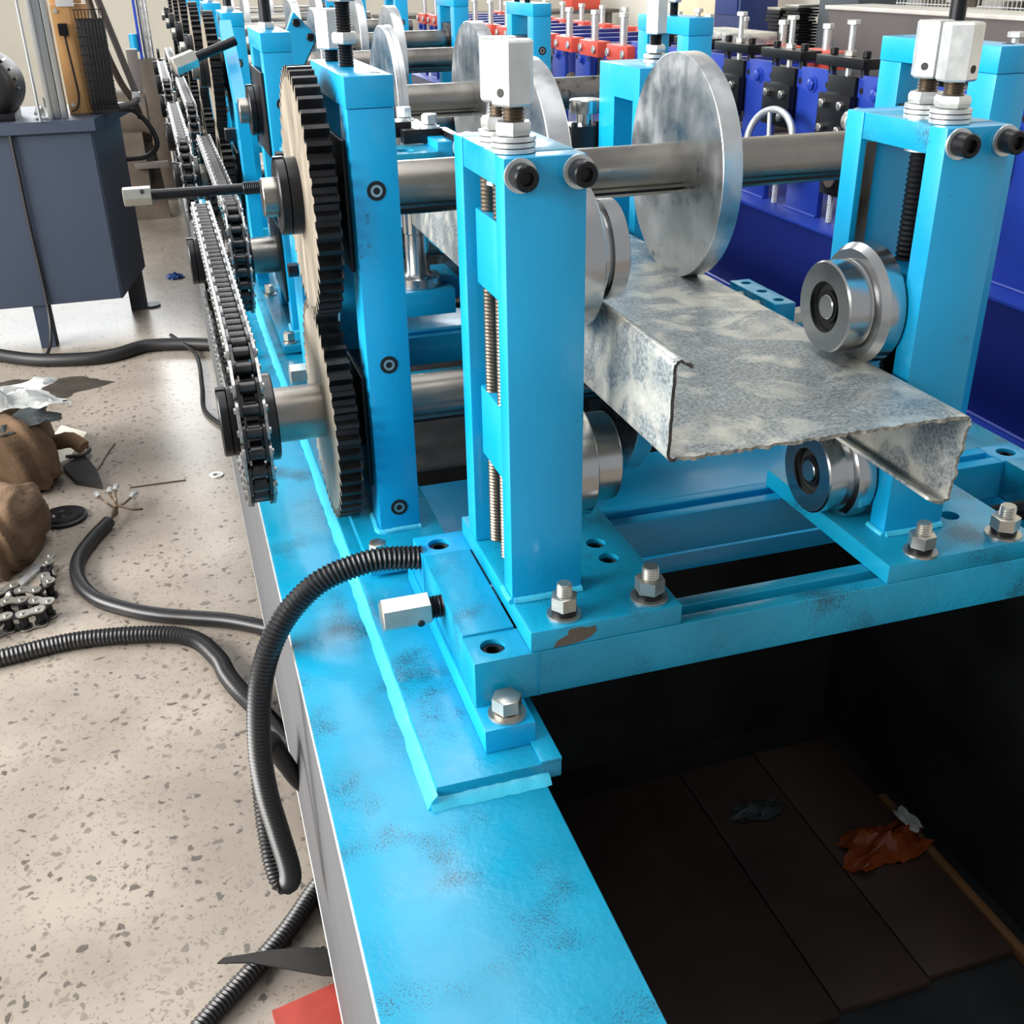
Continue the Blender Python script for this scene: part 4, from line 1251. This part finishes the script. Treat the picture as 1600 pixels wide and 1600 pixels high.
for i, P_ in enumerate(([(-0.23, 6.0, 1.50), (-0.20, 6.0, 1.37), (-0.14, 6.02, 1.12), (-0.105, 6.02, 0.97), (-0.115, 6.0, 0.93), (-0.19, 5.96, 0.915)], [(-0.26, 6.02, 1.50), (-0.215, 6.02, 1.2), (-0.165, 6.04, 1.02), (-0.12, 6.05, 0.93), (-0.10, 6.1, 0.85)], [(-0.20, 6.05, 0.90), (-0.12, 6.07, 0.88), (-0.06, 6.07, 0.80), (-0.045, 6.07, 0.72), (-0.10, 6.08, 0.67), (-0.2, 6.09, 0.66)])):
    lbs = ['thick dark hose coming down right of the grille, upper one', 'second dark hose behind the first beside the grille', 'black hose bowed out beside the cabinet lid']
    tag(MB().tube(P_, 0.016 if i < 2 else 0.012, 12).out('hydraulic_hose', [grey_bar, rusty, black_flat][i]), lbs[i], 'hose')
o_ = MB().cyl((-0.107, 6.02, 0.925), (0.1, 0, 1), 0.02, 0.05, 18, 0.002).out('hose_fitting', plast_w)
tag(o_, 'pale collar fitting on the upper dark hose', 'fitting')

for o_ in list(COL.objects):
    if o_.parent is None and o_.name.split('.')[0] in ('metal_column', 'thin_tube', 'plywood_panel', 'black_grille', 'black_motor', 'white_rag', 'hydraulic_hose', 'hose_fitting'):
        o_.location.y -= 0.26
        o_.location.x += 0.018

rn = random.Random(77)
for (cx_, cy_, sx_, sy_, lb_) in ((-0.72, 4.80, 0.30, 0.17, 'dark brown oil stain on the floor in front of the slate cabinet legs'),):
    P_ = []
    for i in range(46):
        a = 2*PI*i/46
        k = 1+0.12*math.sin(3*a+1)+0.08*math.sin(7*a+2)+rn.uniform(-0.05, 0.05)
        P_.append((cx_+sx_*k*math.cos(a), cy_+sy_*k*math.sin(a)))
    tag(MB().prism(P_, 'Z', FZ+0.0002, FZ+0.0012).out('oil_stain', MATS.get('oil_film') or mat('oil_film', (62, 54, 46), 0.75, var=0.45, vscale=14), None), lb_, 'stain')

# rusty uncoiler behind the cabinet
UN = thing('rusty_machine', 'rust-brown floor machine standing between the cabinet and the chains', 'machine', (-0.05, 8.2, FZ))
MB().prism([(-0.32, 7.9), (-0.12, 7.9), (-0.10, 8.5), (-0.32, 8.5)], 'Z', 0.13, 0.52).out('body', rusty, UN, 0.01)
MB().prism([(-0.30, FZ), (-0.02, FZ), (-0.05, 0.3), (-0.12, 0.62), (-0.25, 0.62)], 'Y', 8.3, 8.5).out('leg_plate', rusty, UN, 0.005)
MB().cyl((-0.28, 8.15, 0.60), 'X', 0.17, 0.22, 36, 0.01).out('drum', rusty, UN)
MB().box(-0.14, -0.07, 8.1, 8.2, 0.3, 1.02).out('post', grey_bar, UN, 0.004)
MB().box(-0.2, 0.02, 7.85, 7.9, 0.30, 0.34).out('cross_bar', grey_bar, UN, 0.003)
UN2 = thing('entry_rolls', 'bright upright guide rollers and blue block at the far machine entry', 'roller', (0.02, 9.2, 0.5))
MB().box(-0.10, 0.05, 9.0, 9.3, FZ, 0.9).out('base', rusty, UN2, 0.005)
for i, x_ in enumerate((-0.02, 0.005, 0.03)):
    MB().cyl((x_, 9.05, 0.9), 'Z', 0.011, 0.42, 20, 0.002).out('roller', steel, UN2)
MB().box(-0.06, -0.04, 9.0, 9.05, 0.9, 1.4).out('blue_bar', blue, UN2, 0.002)
MB().cyl((-0.09, 9.0, 0.95), 'Z', 0.03, 0.12, 18, 0.003).out('cap', paint, UN2)
tag(crumpled('blue_scrap', -0.045, 6.55, FZ, 0.05, 0.05, 0.04, mat('blue_scrap', (40, 90, 170), 0.4), n=8, seed=41), 'small crumpled blue scrap on the pale floor right of the cabinet', 'scrap')

# ================================================================== royal blue machine on the right
BM = thing('blue_machine_base', 'royal blue machine base with a wide ledge, behind on the right', 'machine base', (2.4, 4, FZ))
MB().box(2.03, 2.75, 0.6, 10.4, FZ, 0.688).out('side_box', blue_dk, BM, 0.003)
MB().box(2.004, 2.76, 0.6, 10.4, 0.689, 0.70).out('ledge', blue, BM, 0.002)
MB().box(1.93, 2.029, 0.6, 10.4, 0.345, 0.358).out('lower_flange', blue, BM, 0.002)
MB().box(1.96, 2.029, 0.6, 10.4, FZ, 0.10).out('skirt', blue_dk, BM, 0.002)
MB().tube([(2.029, y_, 0.36) for y_ in (0.6, 3, 6, 10.4)], 0.006, 6).out('weld_bead', blue, BM)


def side_plate(x, y0, y1, top, holes=True):
    t = thing('blue_plate', 'x', 'plate', (x, (y0+y1)/2, 0.70))
    MB().box(x, x+0.02, y0, y1, 0.7005, top).out('plate', blue, t, 0.0015)
    if holes:
        ym = (y0+y1)/2
        for dy in (-0.083, 0.083):
            MB().cyl((x, ym+dy, top-0.045), (-1, 0, 0), 0.010, 0.0008, 14).out('bolt_hole', dark_hole, t)
        MB().hexa((x, ym, top-0.05), (-1, 0, 0), 0.032, 0.016, 0.3).out('hex_bolt', blue, t)
        MB().ring((x, ym, top-0.05), (-1, 0, 0), 0.010, 0.026, 0.004).out('washer', blue, t)
        MB().tube([(x-0.002, y0, 0.702), (x-0.003, ym, 0.703), (x-0.002, y1, 0.702)], 0.005, 6).out('weld_bead', blue, t)
    return t


def slot_unit(x, s, kind, label, grp):
    t = thing('bearing_unit', label, 'bearing unit', (x, s, 0.70), grp)
    if kind == 'black':
        MB().box(x-0.012, x+0.022, s-0.077, s+0.077, 0.985, 1.158).out('slide_block', black_ox, t, 0.0015)
        c_ = MB().box(x-0.034, x-0.013, s-0.092, s+0.088, 0.97, 1.105).out('cover_plate', black_ox, t, 0.0015)
        for dy in (-0.052, 0.05):
            for dz in (0.0, 0.075):
                MB().hexa((x-0.034, s+dy, 1.0+dz), (-1, 0, 0), 0.025, 0.014, 0.3).out('hex_bolt', zinc_w, c_)
        MB().box(x-0.03, x+0.05, s-0.135, s+0.13, 1.185, 1.215).out('clamp_bar', black_ox, t, 0.002)
        for dy in (-0.09, 0.09):
            MB().cyl((x+0.01, s+dy, 1.1585), 'Z', 0.013, 0.026, 14).out('spacer', black_ox, t)
            MB().cyl((x+0.01, s+dy, 1.2155), 'Z', 0.013, 0.02, 14, 0.002).out('screw_head', black_ox, t)
        MB().cyl((x+0.01, s, 1.1585), 'Z', 0.0095, 0.155, 14).out('long_bolt', zinc, t)
        MB().hexa((x+0.01, s, 1.305), 'Z', 0.036, 0.014, 0.2).out('bolt_head', zinc, t)
        MB().hexa((x+0.01, s, 1.2155), 'Z', 0.033, 0.016, 0.2).out('jam_nut', zinc_w, t)
        MB().cyl((x-0.02, s, 0.85), 'X', 0.035, 0.5, 24, 0.002).out('shaft_end', rusty, t)
        MB().box(x-0.01, x+0.025, s-0.06, s+0.06, 0.79, 0.92).out('lower_block', black_ox, t, 0.003)
        MB().thread((x, s, 0.7), 'Z', 0.010, 0.09, 0.005, 12).out('lower_screw', zinc, t)
    else:
        MB().box(x-0.04, x+0.03, s-0.125, s+0.12, 1.078, 1.147).out('red_block', red, t, 0.003)
        MB().cyl((x-0.005, s, 1.147), 'Z', 0.018, 0.115 if x < 2.5 else 0.08, 14).out('long_bolt', zinc, t)
        MB().hexa((x-0.005, s, 1.262 if x < 2.5 else 1.227), 'Z', 0.042, 0.02, 0.2).out('bolt_head', zinc, t)
        for dy in (-0.09, 0.09):
            MB().cyl((x-0.041, s+dy, 1.112), (-1, 0, 0), 0.018, 0.012, 14, 0.002).out('screw_head', zinc, t)
        MB().lathe((x-0.005, s, 0.90), 'X', [(0, 0), (0, 0.07), (0.02, 0.075), (0.04, 0.03), (0.2, 0.03), (0.2, 0)], 28).out('roll_end', rusty, t)
    return t


ORD = ['first', 'second', 'third', 'fourth', 'fifth', 'sixth', 'seventh', 'eighth', 'ninth', 'tenth', 'eleventh', 'twelfth', 'thirteenth', 'fourteenth', 'fifteenth', 'sixteenth', 'seventeenth', 'eighteenth', 'nineteenth', 'twentieth', 'last']
nb = [0]*6


def od(i):
    nb[i] += 1
    return ORD[min(20, nb[i]-1)]


k0 = -3
cnt = 0
plates = []
for k in range(-4, 17):
    s = 3.177+0.36*k
    if s < 1.8:
        continue
    y0, y1 = s+0.078, s+0.282
    if 4.05 < s < 4.5 or (k == 15):
        pass
    p_ = side_plate(2.09, y0, y1, 1.167 if s < 4.8 else 1.10, True)
    p_['group'] = 'front row blue uprights'
    p_['label'] = '%s royal blue upright plate of the near row, counted from the right' % od(0)
    if s < 4.8:
        slot_unit(2.09, s, 'black', '%s black bearing unit with bolted cover, counted from the right' % od(1), 'black bearing units on the blue machine')
    else:
        slot_unit(2.09, s, 'red', '%s red clamp block with a tall bolt in the near row, counted from the right' % od(2), 'near row of red clamp blocks')
    if s >= 4.2:
        q_ = MB().box(2.68, 2.70, y0, y1, 0.7005, 1.12).out('blue_plate', blue, None, 0.0015)
        tag(q_, '%s royal blue upright plate of the far row, counted from the right' % od(3), 'plate', 'far row blue uprights')
        slot_unit(2.70, s, 'red', '%s red clamp block with a shorter bolt in the far row, counted from the right' % od(4), 'far row of red clamp blocks')
        q_ = MB().box(2.125, 2.66, s-0.02, s+0.025, 1.10, 1.135).box(2.125, 2.66, s+0.12, s+0.15, 1.09, 1.12).out('tie_bar', blue_dk, None, 0.002)
        tag(q_, '%s dark blue tie bar between the two rows, counted from the right' % od(5), 'bar', 'tie bars across the blue machine')

HW = thing('handwheel', 'chrome spoked handwheel on the blue machine, above the shaft', 'handwheel', (1.98, 3.41, 0.94))
tor = MB()
c0 = Vector((1.97, 3.405, 0.935))
nd = Vector((-0.95, -0.25, 0.2)).normalized()
e1 = nd.orthogonal().normalized(); e2 = nd.cross(e1)
prev = None
rings = []
for i in range(40):
    a = 2*PI*i/40
    c_ = c0+(e1*math.cos(a)+e2*math.sin(a))*0.105
    rad = (c_-c0).normalized()
    rings.append([tor.bm.verts.new(c_+(rad*math.cos(b*PI/5)+nd*math.sin(b*PI/5))*0.012) for b in range(10)])
for i in range(40):
    A, B_ = rings[i], rings[(i+1) % 40]
    for j in range(10):
        tor.bm.faces.new((A[j], A[(j+1) % 10], B_[(j+1) % 10], B_[j]))
tor.out('rim', zinc, HW)
for i in range(3):
    a = 2*PI*i/3+0.55
    dd = e1*math.cos(a)+e2*math.sin(a)
    MB().cyl(c0, dd, 0.008, 0.1, 12).out('spoke', zinc, HW)
MB().cyl(c0-nd*0.12, nd, 0.02, 0.14, 18, 0.002).out('hub', zinc_w, HW)
mb = MB()
mb.box(2.42, 2.66, 4.6, 5.1, 1.15, 1.20)
tag(mb.out('steel_offcut', galv_m, None, 0.004), 'pale folded steel offcut lying on the blue machine tie bars', 'offcut')

# ================================================================== background, right
SB_ = thing('steel_box_beam', 'big grey steel box beam lying on trestles behind the blue machine', 'beam', (3.2, 4, FZ))
MB().prism([(3.42, 4.63), (3.42, 1.9), (3.12, 1.9), (3.12, 4.63)], 'Z', 0.93, 0.94).out('bottom_plate', grey_bar, SB_)
mb = MB()
P_ = [(5.08, 1.262), (4.98, 1.08), (4.62, 0.90), (1.9, 0.90), (1.9, 1.262)]
mb.prism(P_, 'X', 3.2, 3.45)
mb.out('beam_body', grey_bar, SB_, 0.004)
MB().box(3.19, 3.46, 1.9, 5.09, 1.2625, 1.28).out('top_edge', mat('pale_edge', (196, 192, 184), 0.5, var=0.15), SB_, 0.002)
for y_ in (2.3, 4.3):
    MB().box(3.22, 3.42, y_, y_+0.08, FZ, 0.899).out('trestle_leg', grey_bar, SB_, 0.003)

PS = [(4.8, 7.97, 0.47, 1.145, 13, 'taller stack of black steel plates on the bench by the cream wall'), (4.8, 8.24, 0.47, 1.12, 9, 'lower stack of black steel plates left of the tall one')]
BT = thing('work_bench', 'grey bench carrying the stacks of black plates by the cream wall', 'bench', (4.75, 8.0, FZ))
MB().box(4.55, 5.0, 7.80, 8.6, 0.84, 0.87).out('bench_top', grey_bar, BT, 0.003)
for q in ((4.6, 7.85), (4.95, 7.85), (4.6, 8.55), (4.95, 8.55)):
    MB().box(q[0]-0.02, q[0]+0.02, q[1]-0.02, q[1]+0.02, FZ, 0.839).out('leg', grey_bar, BT)
for (x_, y_, _, top, n_, lb) in PS:
    ST = thing('plate_stack', lb, 'plate stack', (x_, y_, 0.87))
    rn = random.Random(int(y_*10))
    z_ = 0.871
    h_ = (top-0.871)/n_
    for i in range(n_):
        dx, dy = rn.uniform(-0.02, 0.02), rn.uniform(-0.02, 0.02)
        MB().box(x_-0.09+dx, x_+0.09+dx, y_-0.10+dy, y_+0.10+dy, z_, z_+h_*0.72).out('steel_plate', black_ox, ST, 0.001)
        MB().box(x_-0.05+dx, x_+0.05+dx, y_-0.05+dy, y_+0.05+dy, z_+h_*0.72, z_+h_*0.999).out('spacer', black_ox, ST)
        z_ += h_
    MB().box(x_-0.09, x_+0.09, y_-0.10, y_+0.10, z_, z_+0.02).out('pale_plate', zinc_w, ST, 0.001)
tag(MB().box(4.86, 4.90, 9.36, 10.3, FZ, 1.6).out('tan_board', mat('tan_board', (232, 204, 170), 0.6, var=0.08), None, 0.003), 'tan board leaning against the cream wall behind the blue machine', 'board')
BC = thing('blue_cabinet', 'dark blue cabinet by the wall right of the tan board', 'cabinet', (4.9, 9.05, FZ))
MB().box(4.75, 5.1, 8.86, 9.32, FZ, 1.5).out('body', mat('navy_paint', (34, 50, 104), 0.4, var=0.1), BC, 0.004)
MB().box(4.74, 4.749, 8.9, 9.28, 1.06, 1.45).out('door', mat('navy_door', (40, 60, 120), 0.4), BC, 0.002)
tag(MB().box(4.8, 5.2, 7.24, 7.74, FZ, 2.6).out('dark_column', mat('dark_column_paint', (66, 74, 78), 0.6, var=0.1), None, 0.005), 'dark grey column against the cream wall right of the plate stacks', 'column')
tag(MB().box(4.75, 5.1, 12.9, 13.2, 0.98, 1.12).out('red_box', red, None, 0.005), 'red box on the far shelf at the top centre', 'box')
SH = thing('far_shelf', 'long grey shelf at the far wall carrying the red box', 'shelf', (4, 13.2, FZ))
MB().box(2.5, 5.3, 12.8, 13.4, 0.94, 0.978).out('shelf_top', grey_bar, SH, 0.003)
for x_ in (2.6, 3.9, 5.2):
    MB().box(x_-0.03, x_+0.03, 12.85, 13.35, FZ, 0.939).out('leg', grey_bar, SH)


def wire_basket(y0, y1, label):
    t = thing('wire_basket', label, 'basket', (4.8, (y0+y1)/2, 0.87))
    mb = MB()
    n_ = int((y1-y0)/0.035)
    for i in range(n_+1):
        y_ = y0+(y1-y0)*i/n_
        mb.box(4.70, 4.704, y_, y_+0.005, 1.09, 1.40)
        mb.box(5.0, 5.004, y_, y_+0.005, 1.09, 1.40)
    g_ = mb.out('upright_wires', zinc, t); g_['kind'] = 'stuff'
    for z_ in (1.09, 1.15, 1.21, 1.27, 1.33, 1.395):
        MB().box(4.695, 4.70, y0, y1+0.005, z_, z_+0.006).out('rail_wire', zinc, t)
    MB().box(4.70, 5.0, y0, y1, 1.082, 1.089).out('basket_floor', zinc, t)
    rn = random.Random(int(y0*10))
    mb = MB()
    for i in range(14):
        y_ = rn.uniform(y0+0.05, y1-0.12); x_ = rn.uniform(4.74, 4.9); z_ = rn.uniform(1.09, 1.22)
        mb.box(x_, x_+0.07, y_, y_+0.08, z_, z_+0.06, rot=Matrix.Rotation(rn.uniform(0, 3), 3, 'Z'))
    g_ = mb.out('metal_parts', rusty, t); g_['kind'] = 'stuff'


tb = thing('basket_table', 'low grey rack carrying the wire baskets by the right wall', 'rack', (4.9, 5.9, FZ))
MB().box(4.6, 5.1, 4.8, 6.75, 1.04, 1.081).out('rack_top', grey_bar, tb, 0.003)
for q in ((4.65, 4.85), (5.05, 4.85), (4.65, 6.7), (5.05, 6.7)):
    MB().box(q[0]-0.02, q[0]+0.02, q[1]-0.02, q[1]+0.02, FZ, 1.039).out('leg', grey_bar, tb)
wire_basket(5.98, 6.65, 'left wire basket of metal parts on the rack by the wall')
wire_basket(5.0, 5.86, 'right wire basket of metal parts on the rack by the wall')
